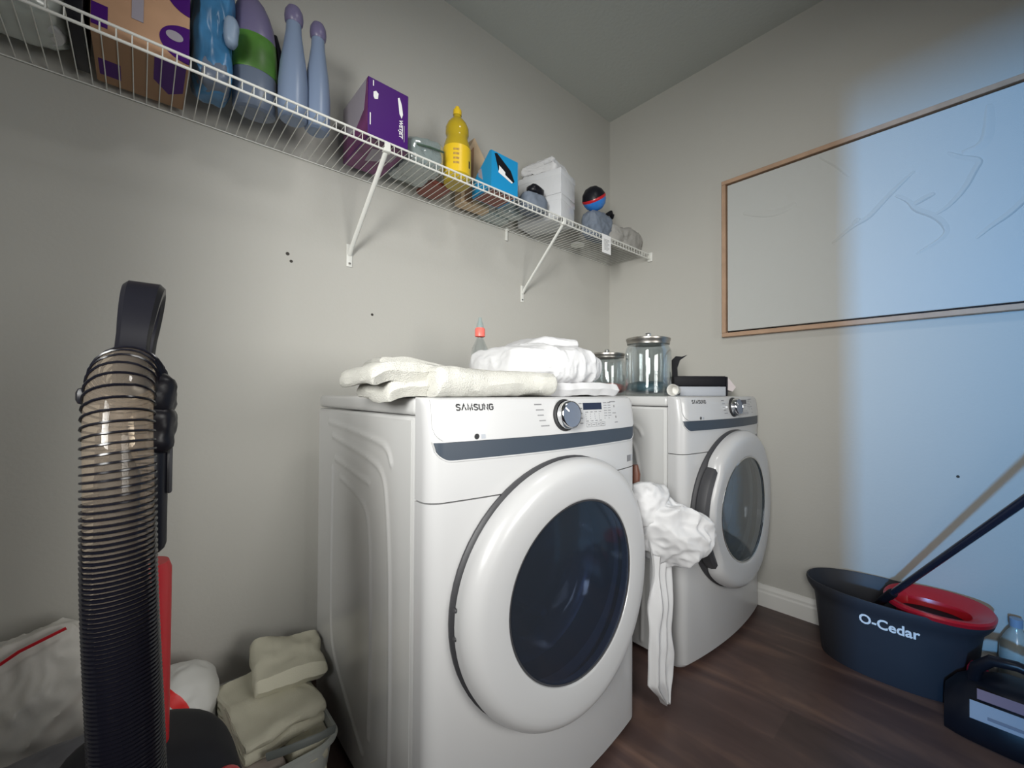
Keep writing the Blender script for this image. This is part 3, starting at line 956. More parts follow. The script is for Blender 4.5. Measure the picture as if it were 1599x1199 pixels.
b = NB(); prism(b, [(.030, .168), (.036, .172), (.044, .150), (.048, .120), (.044, .105), (.036, .118), (.033, .145)], 'y', FY-.0005, FY)
obj('white_swoosh', b, M_white, T)
text('box_lettering', 'WETJET', .017, M_white, T, lambda x, y, h: (.036+y, FY-.0003-h, .100-x), .0004, .0004, 1.0, .062)
b = NB(); box(b, .052, .054, FY-.0005, FY, .03, .085); obj('side_line_print', b, M_lilac, T)
b = NB(); prism(b, [(-.03, -.06), (.05, -.09), (.05, -.02), (-.02, .03)], 'z', -.0008, -.0001); obj('bottom_print', b, M_lilac, T)

# --- clear zip bag
T = sob('zip_bag', 'clear grey plastic pouch with a dark green zip, right of the purple box', 'bag', -1.395, -.165)
b = NB(); blob(b, (.078, .10, .058), (0, .01, .056), .45, 5, .010, 14, 6, mode='ridge', fn=lambda p: Vector((p.x, p.y, p.z+(.016*(p.x/.08) if p.z > 0 else 0)))); obj('film', b, M_film, T)
b = NB(); tube(b, [(-.045, -.098, .060), (0, -.104, .064), (.06, -.098, .072)], .0035, 8); obj('zipper', b, M_zip, T)
b = NB(); blob(b, (.060, .07, .035), (0, .02, .036), .6, 4, .006, 20, 9); obj('grey_content', b, M_taupe, T)

# --- flat things lying near the wall
b = NB(); blob(b, (.078, .075, .009), (0, 0, .009), .35, 4, .002, 20, 5); o = obj('red_packet', b, M_brick); o.location = (-1.345, -.185, S0-.0005)
o.location = (-1.283, -.095, S0)
o.scale = (.62, .9, 1)
tag(o, 'flat dark red packet lying on the shelf behind the yellow bottle', 'packet')
b = NB(); blob(b, (.085, .085, .010), (0, 0, .010), .35, 5, .004, 22, 5, mode='ridge'); o = obj('clear_packet', b, M_film); o.location = (-.945, -.045, S0)
o.scale = (.85, .48, 1)
tag(o, 'flat crinkled clear packet lying along the wall behind the blue carton', 'packet')

# --- yellow bottle
T = sob('cleaner_bottle', 'amber yellow cleaner bottle with bright yellow label on the shelf', 'bottle', -1.243, -.205)
b = NB(); lathe(b, [(0, 0), (.045, 0), (.051, .006), (.0525, .02), (.0525, .13), (.050, .155), (.042, .180), (.0395, .190), (.0445, .202), (.044, .225), (.036, .245), (.022, .262), (.015, .268), (.0145, .280)], 40); obj('bottle_body', b, M_yellowliq, T)
b = NB(); lathe(b, [(.0162, .278), (.0165, .296), (.015, .300), (.009, .301), (.008, .312), (0, .313)], 24); obj('cap', b, M_yellow, T)
b = NB(); lathe(b, [(.0526, .035), (.0535, .036), (.0535, .140), (.0526, .141)], 40); obj('label', b, M_yellow, T)
b = NB()
for k in range(7):
    a = -1.15+k*.022
    p = Vector((math.cos(a)*.0537, math.sin(a)*.0537, 0))
    box(b, -.0004, .0004, -.0003, .0003, .060, .088, M=Matrix.Translation(p) @ Matrix.Rotation(a+PI/2, 4, 'Z'))
obj('barcode', b, M_black, T)
b = NB()
for k in range(5):
    for j in range(4):
        a = -2.35+k*.085
        p = Vector((math.cos(a)*.0537, math.sin(a)*.0537, 0))
        box(b, -.0014, .0014, -.0003, .0003, .062+j*.017, .070+j*.017, M=Matrix.Translation(p) @ Matrix.Rotation(a+PI/2, 4, 'Z'))
obj('label_print', b, M_peachdk, T)

# --- kraft bag behind, blue carton in front
T = sob('kraft_paper_bag', 'pale brown paper bag with pointed top behind the blue carton', 'bag', -1.085, -.075)
b = NB(); prism(b, [(-.070, 0), (.075, 0), (.078, .17), (.045, .235), (-.005, .305), (-.030, .25), (-.070, .205)], 'y', -.025, .030)
bmesh.ops.bevel(b, geom=list(b.edges), offset=.002, segments=1, affect='EDGES'); obj('paper', b, M_kraft, T, False)
b = NB(); prism(b, [(-.055, .01), (-.015, .01), (-.010, .26), (-.055, .20)], 'y', -.0275, -.0262); obj('fold', b, M_peachdk, T, False)
T = sob('blue_carton', 'bright blue cut-open carton to the right of the yellow bottle', 'carton', -1.075, -.205)
b = NB()
YF = -.088
prism(b, [(YF, 0), (YF, .150), (YF+.012, .153), (.045, .060), (.045, 0)], 'x', -.0665, .0685)
obj('card_shell', b, M_cyan, T, False)
b = NB(); prism(b, [(-.052, .142), (-.040, .146), (.030, .100), (.050, .062), (.036, .050), (-.030, .074)], 'y', YF-.0012, YF-.0002); op = obj('opening', b, M_darkm, T, False)
b = NB(); prism(b, [(-.030, .086), (.040, .056), (.036, .050), (-.034, .072)], 'y', YF-.0024, YF-.0012); prism(b, [(-.030, .100), (.0, .083), (.0, .062), (-.030, .073)], 'y', YF-.003, YF-.0013); obj('white_content', b, M_white, T, False)
b = NB(); prism(b, [(-.03, .050), (.0, .075), (.0, .1), (-.02, .1)], 'x', -.0675, -.0666); obj('side_print', b, M_lilac, T, False)
b = NB(); box(b, -.060, .060, -.08, .04, -.0010, -.0001); obj('carton_bottom', b, M_brick, T)

# --- white cartons, cloth on top, grey bag in front
for k, lb in ((0, 'lower glossy white carton of the stack of two on the shelf'), (1, 'upper glossy white carton of the stack of two on the shelf')):
    b = NB(); h = .119
    box(b, -.070, .070, -.120, .120, .001, h-.001, .004, 2)
    for v in b.verts: v.co += Vector((1, 1, 0))*fbm(v.co, 9, k)*.003
    o = obj('white_carton', b, M_wbox); o.location = (-.706+.003*k, -.152, S0+h*k); o.rotation_euler = (0, 0, .28-.03*k)
    tag(o, lb, 'carton', 'white cartons')
    b = NB(); box(b, -.072, .072, -.122, .122, h-.030, h-.0005, .004, 2); obj('lid', b, M_wbox, o)
T = sob('folded_cloth', 'white folded cloth lying on top of the two white cartons', 'cloth', -.735, -.225, .20, S0+.2385)
b = NB(); folded(b, .18, 3, .027, .135, .008, 16, 3, 30); 
obj('cloth', b, M_cotton, T)
b = NB(); blob(b, (.065, .045, .045), (0, 0, .045), .6, 4, .014, 18, 3, mode='ridge'); o = obj('grey_bundle', b, M_slate); o.location = (-.855, -.220, S0)
tag(o, 'grey-blue bundled bag in front of the white cartons', 'bag')
b = NB(); blob(b, (.040, .030, .022), (0, 0, .022), .7, 3, .006, 26, 6); o = obj('dark_pouch', b, M_dark); o.location = (-.845, -.225, S0+.086)
tag(o, 'small dark pouch lying on the grey bundle', 'pouch')
b = NB(); blob(b, (.070, .04, .045), (0, 0, .045), .6, 4, .012, 18, 5, mode='ridge'); o = obj('clear_bag', b, M_film); o.location = (-.905, -.12, S0+.0)
tag(o, 'crinkled clear plastic bag between blue carton and white cartons', 'bag')

# --- blue ball device
T = sob('round_blue_device', 'round bright blue and black plastic device on the grey bag', 'device', -.440, -.235, 0, S0+.142)
BM = Matrix.Translation((0, 0, .062)) @ Vector((-.62, -.12, .76)).to_track_quat('Z', 'Y').to_matrix().to_4x4()
b = NB(); lathe(b, [(0, -.062), (.030, -.055), (.050, -.038), (.060, -.016), (.0622, -.004)], 36, M=BM); obj('blue_shell', b, M_ballb, T)
b = NB(); lathe(b, [(.0622, -.004), (.0638, 0), (.0638, .006), (.0618, .010)], 36, M=BM); obj('red_band', b, M_red, T)
b = NB(); lathe(b, [(.0618, .010), (.052, .034), (.030, .055), (0, .062)], 36, M=BM); obj('black_shell', b, M_dark, T)
b = NB(); blob(b, (.095, .052, .074), (0, 0, .074), .6, 5, .012, 17, 13, mode='ridge'); o = obj('slate_bag', b, M_slate); o.location = (-.385, -.215, S0)
tag(o, 'slate grey cloth bag under the round blue device', 'bag')
b = NB(); tube(b, [(-.02, 0, .01), (.01, -.005, .03), (.03, 0, .012), (.05, .004, .034)], [.010, .014, .010, .004], 8); o = obj('black_ribbon', b, M_darkm); o.location = (-.315, -.235, S0+.140)
tag(o, 'short black ribbon lying on the slate grey bag', 'ribbon')
b = NB(); blob(b, (.155, .040, .058), (0, 0, .058), .55, 5, .014, 12, 21, mode='ridge', fn=lambda p: Vector((p.x, p.y, p.z+(.012*math.sin(p.x*22) if p.z > 0 else 0)))); o = obj('taupe_cloth', b, M_taupe); o.location = (-.185, -.238, S0)
tag(o, 'flat taupe cloth lying at the right end of the shelf', 'cloth')
b = NB(); lathe(b, [(0, 0), (.038, 0), (.040, .003), (.038, .006), (0, .006)], 32); o = obj('white_disc', b, M_wire); o.location = (-.415, -.100, S0)
tag(o, 'flat white round disc seen from below through the wires near the corner', 'disc')

# ------------------------------------------------------------------ things on the machines
CW = washer.matrix_basis if False else (Matrix.Translation((-1.7084, -.1473, 0)) @ Matrix.Rotation(-.0145, 4, 'Z'))


def w1(u, v, z=TOP): return CW @ Vector((u, -v, z))


def on_w1(name, label, cat, u, v, rz=0, dz=0):
    p = w1(u, v, TOP+.0005+dz); return thing(name, label, cat, p, rz-.0145)


# front cream towel: long folded bundle plus two layers that stick out to the left and droop over the edge
T = on_w1('bath_towel', 'folded cream terry towel along the front edge of the nearer machine', 'towel', .02, .715)
b = NB()
vs = folded(b, .26, 2, .031, .335, .007, 11, 2, 60, M=MT(0, 0, 0))
def droop(vs, x_edge=-.02):
    for v in vs:
        e = x_edge-v.co.x
        if e > 0: v.co.z -= e*e*6.0
vs2 = folded(b, .215, 1, .040, .165, .007, 13, 4, 36, M=MT(-.110, .022, .030)); droop(vs2, -.06)
vs3 = folded(b, .20, 1, .040, .14, .007, 13, 6, 36, M=MT(-.078, .026, .001)); droop(vs3, -.03)
obj('terry_cloth', b, M_terry, T)
T = on_w1('hand_towel', 'thinner cream towel folded behind the front towel', 'towel', .035, .42)
b = NB(); folded(b, .15, 3, .034, .31, .007, 10, 8, 40, shrink=.012)
for v in b.verts: v.co.z -= max(0, v.co.x-.08)*.10*(v.co.z/.08)
obj('terry_cloth', b, M_terry, T)
# white bedding
T = on_w1('white_bedding', 'puffy wrinkled white bedding heaped on the right half of the nearer machine', 'bedding', .492, .43)
b = NB(); folded(b, .40, 1, .040, .325, .005, 12, 15, 36, M=MT(-.150, -.27, 0)); obj('lower_fold', b, M_cotton, T)
b = NB()


def puff(p):
    k = .5+.5*math.sin(p.x*26+p.y*5+3*fbm(p, 6, 3))
    if p.z > -.02: p.z += .006*k-.16*max(0, p.x-.02)*.5
    return p


blob(b, (.166, .200, .062), (.006, -.045, .090), .62, 6, .015, 9, 31, mode='ridge', stretch=(1.6, .8, 1), fn=puff); obj('puffy_fold', b, M_cotton, T)
T = on_w1('folded_pillowcase', 'flat folded white pillowcase on top of the white bedding', 'pillowcase', .440, .52, -.10, .147)
b = NB(); folded(b, .20, 2, .022, .19, .005, 14, 18, 26, M=MT(0, 0, 0)); obj('cloth', b, M_cotton, T)
for v in T.children[0].data.vertices: v.co.z += -.030*max(0, .07-v.co.x)/.07

# spray bottle behind
T = on_w1('dropper_bottle', 'small clear bottle with coral red collar behind the towels', 'bottle', .440, .255)
b = NB(); lathe(b, [(0, 0), (.029, 0), (.031, .004), (.031, .145), (.028, .165), (.015, .192), (.012, .200), (.012, .206)], 32); obj('bottle_body', b, M_glass, T, recalc=False)
b = NB(); lathe(b, [(0.0, .003), (.028, .003), (.029, .120), (0, .121)], 24); obj('liquid', b, M_film, T)
b = NB(); lathe(b, [(.0155, .205), (.0175, .207), (.0175, .232), (.0145, .236)], 24); obj('collar', b, M_coral, T)
b = NB(); lathe(b, [(.0135, .235), (.0115, .248), (.007, .262), (.0055, .272), (0, .274)], 24); obj('nozzle', b, M_film, T)


def jar(x, y, r, h, lb, fill, fh):
    T = thing('glass_jar', lb, 'jar', (x, y, TOP+.0005))
    b = NB()
    prof = [(0, 0), (r*.92, 0), (r, .010), (r, h*.70), (r*.98, h*.74), (r*.90, h*.79), (r*.885, h*.82), (r*.855, h*.82), (r*.87, h*.78), (r*.95, h*.73), (r*.965, h*.69), (r*.965, .014), (r*.9, .008), (0, .008)]
    lathe(b, prof, 48); obj('glass_body', b, M_glass, T, recalc=True)
    b = NB(); lathe(b, [(0, h*.825), (r*.90, h*.825), (r*.93, h*.815), (r*.94, h*.86), (r*.97, h*.875), (r*.97, h*.905), (r*.90, h*.915), (r*.3, h*.925), (0, h*.93)], 48); L = obj('lid', b, M_steel, T)
    b = NB(); lathe(b, [(.0, h*.925), (.008, h*.925), (.007, h*.945), (.011, h*.955), (.0125, h*.985), (.010, h), (0, h)], 24); obj('lid_knob', b, M_chrome, L)
    b = NB(); blob(b, (r*.90, r*.90, fh/2), (0, 0, .0095+fh/2), .75, 4, .006, 40, 3); obj('contents', b, fill, T)
    return T


jar(-.622, -.462, .082, .205, 'smaller metal-lidded glass jar, standing farther back on the dryer', M_pinkp, .045)
jar(-.600, -.660, .094, .262, 'larger metal-lidded glass jar near the front of the dryer', M_pods, .050)
# small white cap lying on its side
T = thing('white_cup', 'small white plastic cup lying on its side by the larger jar', 'cup', (-.585, -.772, TOP+.0245), .0)
b = NB(); lathe(b, [(0, .062), (.014, .062), (.018, .060), (.0225, .002), (.0235, 0), (.0225, -.001), (.0205, .004), (.016, .056), (0, .058)], 32, M=Matrix.Rotation(.25, 4, 'Z') @ Matrix.Rotation(PI/2, 4, 'Y') @ Matrix.Translation((0, 0, -.03))); obj('cup_body', b, M_trim, T)
# tray box
T = thing('open_box', 'grey and black open box with a raised black flap on the dryer', 'box', (-.270, -.700, TOP+.0005), -.80)
b = NB(); box(b, -.118, .112, -.09, .09, 0, .042, .003, 2); obj('box_base', b, M_btray, T)
b = NB(); box(b, -.120, .108, -.093, .093, .044, .088, .003, 2); obj('black_lid', b, M_darkm, T)
b = NB(); box(b, .108, .116, -.094, -.02, 0, .086, .002, 1); obj('side_flap', b, M_darkm, T)
b = NB(); prism(b, [(-.122, .075), (-.098, .088), (-.100, .125), (-.088, .160), (-.054, .184), (-.080, .176), (-.106, .178), (-.125, .160)], 'y', -.075, -.068); obj('raised_flap', b, M_darkm, T, False)
b = NB(); prism(b, [(.118, .03), (.120, .088), (.135, .078), (.165, .040), (.150, .020)], 'y', -.06, .04); obj('pale_flap', b, M_beigef, T, False)
b = NB(); lathe(b, [(0, .004), (.008, .003), (.009, 0)], 16, M=Matrix.Translation((-.10, -.0905, .012)) @ Matrix.Rotation(PI/2, 4, 'X')); obj('round_catch', b, M_dark, T)

# ------------------------------------------------------------------ sheet between the machines
T = thing('white_bed_sheet', 'white bed sheet bunched and hanging between the two machines', 'bed sheet', (-.892, -.925, 0))
b = NB()
# bunched upper part
blob(b, (.105, .085, .105), (-.01, .00, .555), .85, 6, .042, 8, 3, flat=False, mode='ridge', stretch=(1, 1, .8), fn=lambda p: Vector((p.x, p.y-.05*p.x/.1, p.z-.25*p.x)))
blob(b, (.055, .045, .050), (.075, -.055, .54), .8, 5, .026, 14, 8, flat=False, mode='ridge', stretch=(1.6, 1, .8))
blob(b, (.080, .06, .07), (-.06, .045, .64), .8, 5, .020, 10, 5, flat=False, mode='ridge')
obj('bunched_cloth', b, M_sheet, T)
b = NB()
G = []; H2 = []
NZ, NU = 60, 46
for i in range(NZ+1):
    s = i/NZ; z = .56-s*.545
    row = []
    for j in range(NU+1):
        q = j/NU
        lo = -.105+.012*math.sin(s*5)+(.060*max(0, s-.84)/.16); hi = .010+.010*math.sin(s*7+1)-(.045*max(0, s-.72)/.28)
        x = lo+(hi-lo)*q
        fold = math.sin(q*17+s*2.0+2*noise.noise(Vector((q*2, s*3, 2)))) * .013*(1-.25*s)
        y = .012+fold+.010*noise.noise(Vector((q*5, s*6, 1)))-.02*s
        zz = z
        if s > .80: zz = z-(s-.8)*.05*math.sin(q*6)
        row.append((x, y, max(.004, zz+.06*max(0, s-.80)*(1-q)*5*.5)))
    G.append(row)
A = G; B = [[(p[0], p[1]+.004, p[2]) for p in r] for r in G]
shell(b, A, B)
obj('hanging_tail', b, M_sheet, T)
T = thing('brown_hook', 'reddish brown rounded wooden piece showing above the hanging sheet', 'wooden piece', (-.905, -.80, .0))
b = NB(); tube(b, [(0, 0, .63), (0, .0, .68), (.004, 0, .72), (.002, 0, .75)], [.022, .016, .017, .010], 14); tube(b, [(.0, 0, .67), (.03, -.01, .645), (.05, -.01, .60)], [.012, .012, .010], 10)
obj('wood', b, M_brown, T)

# ------------------------------------------------------------------ picture
PY0, PY1, PZ0, PZ1 = -2.04, -.726, 1.278, 2.062
T = thing('framed_canvas', 'wide off-white relief canvas in a thin pale wood frame', 'picture', (0, (PY0+PY1)/2, PZ0))
cy = (PY0+PY1)/2; hw = (PY1-PY0)/2; hh = PZ1-PZ0; fwid = .020
for (a0, a1, z0, z1, vert) in ((-hw, hw, 0, fwid, 0), (-hw, hw, hh-fwid, hh, 0), (-hw, -hw+fwid, fwid, hh-fwid, 1), (hw-fwid, hw, fwid, hh-fwid, 1)):
    b = NB(); box(b, -.034, -.001, a0, a1, z0, z1, .0015, 1); obj('frame_rail', b, M_oak, T)
b = NB(); box(b, -.006, -.0012, -hw+fwid, hw-fwid, fwid, hh-fwid); obj('shadow_gap', b, M_darkm, T)
b = NB(); g = .007
box(b, -.028, -.0065, -hw+fwid+g, hw-fwid-g, fwid+g, hh-fwid-g, .002, 1)
strokes = [
    [(-1.15, 2.02), (-1.19, 1.98), (-1.215, 1.955), (-1.255, 1.895)],
    [(-.83, 1.87), (-.92, 1.83), (-1.00, 1.82), (-1.06, 1.845)],
    [(-1.195, 1.63), (-1.27, 1.685), (-1.32, 1.70), (-1.36, 1.745), (-1.415, 1.80), (-1.46, 1.84)],
    [(-1.27, 1.685), (-1.29, 1.71)],
    [(-1.40, 1.765), (-1.44, 1.73), (-1.455, 1.69), (-1.505, 1.655), (-1.535, 1.615), (-1.545, 1.575), (-1.46, 1.525)],
    [(-1.515, 1.655), (-1.555, 1.675), (-1.60, 1.73), (-1.62, 1.78), (-1.64, 1.815), (-1.585, 1.845), (-1.55, 1.875)],
    [(-1.65, 2.00), (-1.645, 1.90), (-1.63, 1.865), (-1.585, 1.86)],
    [(-1.62, 1.54), (-1.66, 1.575), (-1.70, 1.60), (-1.745, 1.65), (-1.80, 1.72), (-1.86, 1.80)],
    [(-1.75, 1.93), (-1.80, 1.85), (-1.90, 1.80)],
    [(-1.455, 1.71), (-1.515, 1.735)],
    [(-1.90, 1.40), (-1.94, 1.50), (-1.93, 1.62)],
]
for k, st in enumerate(strokes):
    P = [Vector((-.0275, a-cy, c-PZ0)) for a, c in st]
    for _ in range(3):
        Q = [P[0]]
        for a, c in zip(P, P[1:]): Q += [a.lerp(c, .25), a.lerp(c, .75)]
        Q.append(P[-1]); P = Q
    n_ = len(P)
    wd = .014 if k in (0, 1, 6, 8) else .0085
    # soft low relief ridge, steeper on one side
    rows = []
    for i, p in enumerate(P):
        tdir = (P[min(n_-1, i+1)]-P[max(0, i-1)]).normalized(); nr = Vector((0, -tdir.z, tdir.y))
        e_ = math.sin(PI*min(1, max(0, (i+.02)/(n_-1))))**.6
        rows.append([p+nr*wd*o_*(.3+.7*e_)+Vector((-h_*e_*(.0050 if wd < .01 else .0045)-.0004+(.0012 if h_ == 0 else 0), 0, 0)) for o_, h_ in
                     ((.8, 0), (.5, .25), (.2, .8), (-.05, 1.0), (-.4, .85), (-.9, .5), (-1.5, .2), (-2.2, 0))])
    grid_faces(b, [[b.verts.new(q) for q in row] for row in rows])
obj('canvas', b, M_canvas, T)

# ------------------------------------------------------------------ mop bucket
BC = (-.155, -1.391)
T = thing('mop_bucket', 'charcoal oval mop bucket with white lettering and red wringer', 'bucket', (BC[0], BC[1], 0))
RA, RB, BH = .264, .143, .274


def oval(s, z, n=72, e=.88, ox=0):
    out = []
    for k in range(n):
        a = 2*PI*k/n; ca, sa = math.cos(a), math.sin(a)
        out.append((RB*s*math.copysign(abs(sa)**e, sa), RA*s*math.copysign(abs(ca)**e, ca)+ox, z))
    return out


b = NB()
prof = [(.78, .004), (.80, .0), (.81, .006), (.845, .10), (.885, .200), (.90, .222), (.945, .236), (.985, .252), (1.0, .266), (.995, .274), (.975, .274), (.955, .262), (.90, .240), (.86, .20), (.80, .02), (.78, .012)]
loft(b, [oval(s, z) for s, z in prof], cap0=True, cap1=True)
obj('bucket_body', b, M_bucket, T)
# lettering on the side towards the camera (-x side)


def bsurf(x, y, h):
    yy = -(-1.318-BC[1]) if False else (-1.318-BC[1]) - x      # runs towards -y
    z = .188+y-.02*0
    s = .885-(.200-z)*.40*1.0
    s = .845+(z-.10)*.40
    sa = max(0.02, 1-(abs(yy)/(RA*s))**(2/.88))**(.88/2)
    return (-(RB*s*sa+.0012+h), yy, z)


text('brand_lettering', 'O-Cedar', .046, M_white, T, bsurf, .0004, .0011, 1.0, .163)
# wringer basket in the right (-y) half
b = NB()


def oval2(a_, b_, z, oy, n=56, e=.9):
    return [(b_*math.copysign(abs(math.sin(2*PI*k/n))**e, math.sin(2*PI*k/n)), oy+a_*math.copysign(abs(math.cos(2*PI*k/n))**e, math.cos(2*PI*k/n)), z) for k in range(n)]


loft(b, [oval2(.141, .132, .268, -.124), oval2(.143, .137, .280, -.124), oval2(.138, .132, .286, -.124), oval2(.118, .100, .278, -.120), oval2(.100, .070, .262, -.110), oval2(.092, .062, .23, -.108), oval2(.088, .058, .12, -.108), oval2(.080, .052, .11, -.108)], cap1=True)
wr = obj('wringer', b, M_red, T)
b = NB()
for k in range(9):
    a = -.172+k*.016
    box(b, -.050, .050, a-.003, a+.003, .170, .176, .001, 1)
loft(b, [oval2(.0905, .0605, .228, -.108), oval2(.0905, .0605, .236, -.108), oval2(.02, .01, .236, -.108)], cap0=True, cap1=True); obj('grille_dark_fill', b, M_darkm, wr)  # black insert fills the hole, painting its dark depth above the bars

# mop pole leaning out of the bucket
T = thing('mop', 'dark blue mop pole leaning out of the bucket towards the right', 'mop', (-.19, -1.355, .03))
p0 = Vector((0, 0, 0)); 
pA = Vector((.0, -.008, .21))      # near the rim
end = Vector((-.90-(-.19), -1.820-(-1.355), .965-.03))
END = end
b = NB(); d_ = (END-pA).normalized()
tube(b, [pA+d_*.10, END], .0100, 16); pole = obj('pole', b, M_pole, T)
b = NB(); tube(b, [pA-d_*.02, pA+d_*.03, pA+d_*.11, pA+d_*.12], [.010, .013, .015, .013], 16); obj('pole_socket', b, M_darkm, T)
b = NB(); blob(b, (.06, .07, .05), (.02, .02, .05), .8, 4, .018, 25, 4, mode='ridge'); obj('mop_head', b, M_magenta, T)

# translucent bottle behind the bucket end
T = thing('clear_spray_bottle', 'translucent pale bottle standing behind the right end of the bucket', 'bottle', (-.052, -1.700, 0))
b = NB(); lathe(b, [(0, 0), (.036, 0), (.040, .006), (.041, .12), (.038, .18), (.022, .215), (.014, .228), (.014, .24), (0, .24)], 32); obj('bottle_body', b, M_filmw, T)
b = NB(); lathe(b, [(.0155, .236), (.016, .262), (0, .264)], 20); obj('cap', b, M_palebl, T)
b = NB(); blob(b, (.035, .028, .03), (0, 0, .03), .8, 4, .010, 40, 9, mode='ridge'); o = obj('microfibre_pad', b, M_magenta); o.location = (-.26, -1.645, .0); o.location = (-.243, -1.612, 0.001)
tag(o, 'small magenta microfibre lump between bucket and black case', 'mop pad')
o.scale = (1, 1, 2.6)

# black case in the right corner
T = thing('black_tool_case', 'black plastic case with arched handle and silver label in the right corner', 'case', (-.335, -1.71, 0), 0)
b = NB()
prof = [(-.115, .012), (-.125, .03), (-.118, .085), (-.060, .150), (.02, .172), (.11, .165), (.13, .13), (.135, .02), (.12, .0), (-.10, .0)]
L_ = []
for k in range(17):
    s = k/16; y = .170-s*.42
    q = math.sin(PI*min(1, max(0, .5+ (0 if .12 < s < .88 else (s-.12 if s <= .12 else s-.88)*4.0))))
    q = .72+.28*max(0, q)
    if s < .3: q *= .78+.22*(s/.3)
    L_.append([(.0+p*q*.68, y, z*q) for p, z in prof])
loft(b, L_, cap0=True, cap1=True)
obj('case_shell', b, M_dark, T)
b = NB(); tube(b, [(.02, .110, .125), (.0, .100, .190), (-.01, .070, .226), (-.01, .02, .232), (-.01, -.06, .215), (0, -.14, .19), (.01, -.18, .14)], [.017, .016, .015, .014, .014, .015, .018], 14); obj('arched_handle', b, M_dark, T)
b = NB()
# label lies on the sloping front
def lab(bm, y0, y1, s0, s1, off):
    def P(y, s): 
        x = -.118*.68+(.040)*s; z = .085+.065*s; nx, nz = -.80, .60
        return (x+nx*off, y, z+nz*off)
    A_ = [[P(y0+(y1-y0)*i/6, s0+(s1-s0)*j/4) for j in range(5)] for i in range(7)]
    off0 = off; B_ = [[(p[0]+.0012, p[1], p[2]-.0012) for p in r] for r in A_]
    shell(bm, A_, B_)
lab(b, .115, -.16, -.10, .50, .0045); lb_ = obj('label', b, M_label, T)
b = NB(); lab(b, .100, -.12, .60, .95, .0045); obj('upper_label', b, M_labelp, T)
b = NB(); lab(b, .08, .01, .02, .12, .0058); lab(b, -.03, -.14, .0, .40, .0058); obj('label_print', b, M_greybody, T)

# ------------------------------------------------------------------ vacuum cleaner
T = thing('upright_vacuum', 'black and red upright vacuum cleaner with ribbed clear hose at the left', 'vacuum cleaner', (-2.125, -.88, 0))


def V(p): return Vector(p)-Vector((-2.125, -.88, 0))


b = NB()   # floor head
box(b, -.15, .15, -.16, .12, .012, .085, .03, 4); obj('floor_head', b, M_darkm, T)
for sx in (-1, 1):
    b = NB(); lathe(b, [(0, -.012), (.05, -.012), (.055, -.006), (.055, .006), (.05, .012), (0, .012)], 28, M=MT(sx*.135, .13, .056, 0, 0, PI/2)); obj('wheel', b, M_dark, T)
b = NB()   # lower body
blob(b, (.105, .095, .225), (0.018, .02, .325), .5, 5, 0, 5, 1, fn=lambda p: Vector((p.x*(1-.15*max(0, -p.z)), p.y, p.z-.35*max(0, p.x)*(1 if p.z > .1 else 0)))); obj('lower_body', b, M_darkm, T)
b = NB(); blob(b, (.030, .035, .022), (.078, -.068, .480), .6, 4, 0, 5, 1, flat=False); obj('red_side_trim', b, M_red, T)
b = NB(); lathe(b, [(0, .43), (.026, .43), (.029, .44), (.029, .765), (.026, .775), (0, .775)], 36, M=Matrix.Translation((.0075, .0, 0))); obj('dust_canister', b, M_redv, T)
b = NB(); box(b, -.034, .030, -.036, .034, .79, .955, .014, 3); blob(b, (.032, .036, .045), (.0, 0, .965), .8, 4, 0, 5, 1, flat=False); obj('upper_housing', b, M_dark, T)
b = NB(); box(b, .028, .034, -.030, -.006, .865, .925, .003, 2); obj('latch', b, M_gasket, T)
# knobs where the hose plugs in
b = NB(); blob(b, (.024, .030, .026), (.012, -.03, .990), .6, 4, .004, 40, 1, flat=False); blob(b, (.024, .030, .030), (.012, -.03, .948), .6, 4, .004, 40, 4, flat=False); box(b, -.048, -.02, -.055, -.02, .978, .998, .006, 2); obj('hose_wrap', b, M_dark, T)
# handle loop
b = NB()
pts = []
for k in range(40):
    a = 2*PI*k/40
    pts.append((.003+.004*math.sin(a), .03+.048*math.cos(a)*(1 if True else 1), 1.07+.068*math.sin(a)))
pts = [(p[0], p[1], p[2]) for p in pts]
L_ = []
for k in range(48):
    a = 2*PI*k/48
    ca, sa = math.cos(a), math.sin(a)
    xo = -.003+.006*sa+.0035*(ca+1)
    row = []
    wx = .0155+.0045*max(0, sa)
    for (px_, pr_) in ((-1, -.4), (-.75, -1), (.75, -1), (1, -.4), (1, .4), (.75, 1), (-.75, 1), (-1, .4)):
        rr = 1+pr_*.17
        row.append((xo+px_*wx, .03+.050*ca*rr, 1.063+.066*sa*(1+pr_*.13)))
    L_.append(row)
loft(b, L_, closed=True)
tube(b, [(.004, .02, .95), (.004, .03, 1.01)], .018, 12)
obj('handle', b, M_dark, T)
# hose: clear membrane with a dark coil
hx = -2.128
path = []
ctrl = [(-2.114, -1.02, .30), (-2.119, -1.015, .45), (-2.126, -1.005, .62), (-2.1335, -.998, .78), (-2.136, -.995, .90), (-2.1375, -.985, .965), (-2.136, -.962, 1.003), (-2.131, -.925, 1.018), (-2.122, -.890, 1.003), (-2.116, -.872, .975)]
C_ = [V(c) for c in ctrl]


def cr(p0, p1, p2, p3, t_):
    return .5*((2*p1)+(-p0+p2)*t_+(2*p0-5*p1+4*p2-p3)*t_*t_+(-p0+3*p1-3*p2+p3)*t_**3)


CC = [C_[0]*2-C_[1]]+C_+[C_[-1]*2-C_[-2]]
for i in range(len(C_)-1):
    for k in range(14): path.append(cr(CC[i], CC[i+1], CC[i+2], CC[i+3], k/14))
path.append(C_[-1])
HR = .0278
b = NB(); tube(b, path, HR-.0012, 28, cap=False, upv=(1, 0, 0)); obj('hose_membrane', b, M_membrane, T, recalc=False)
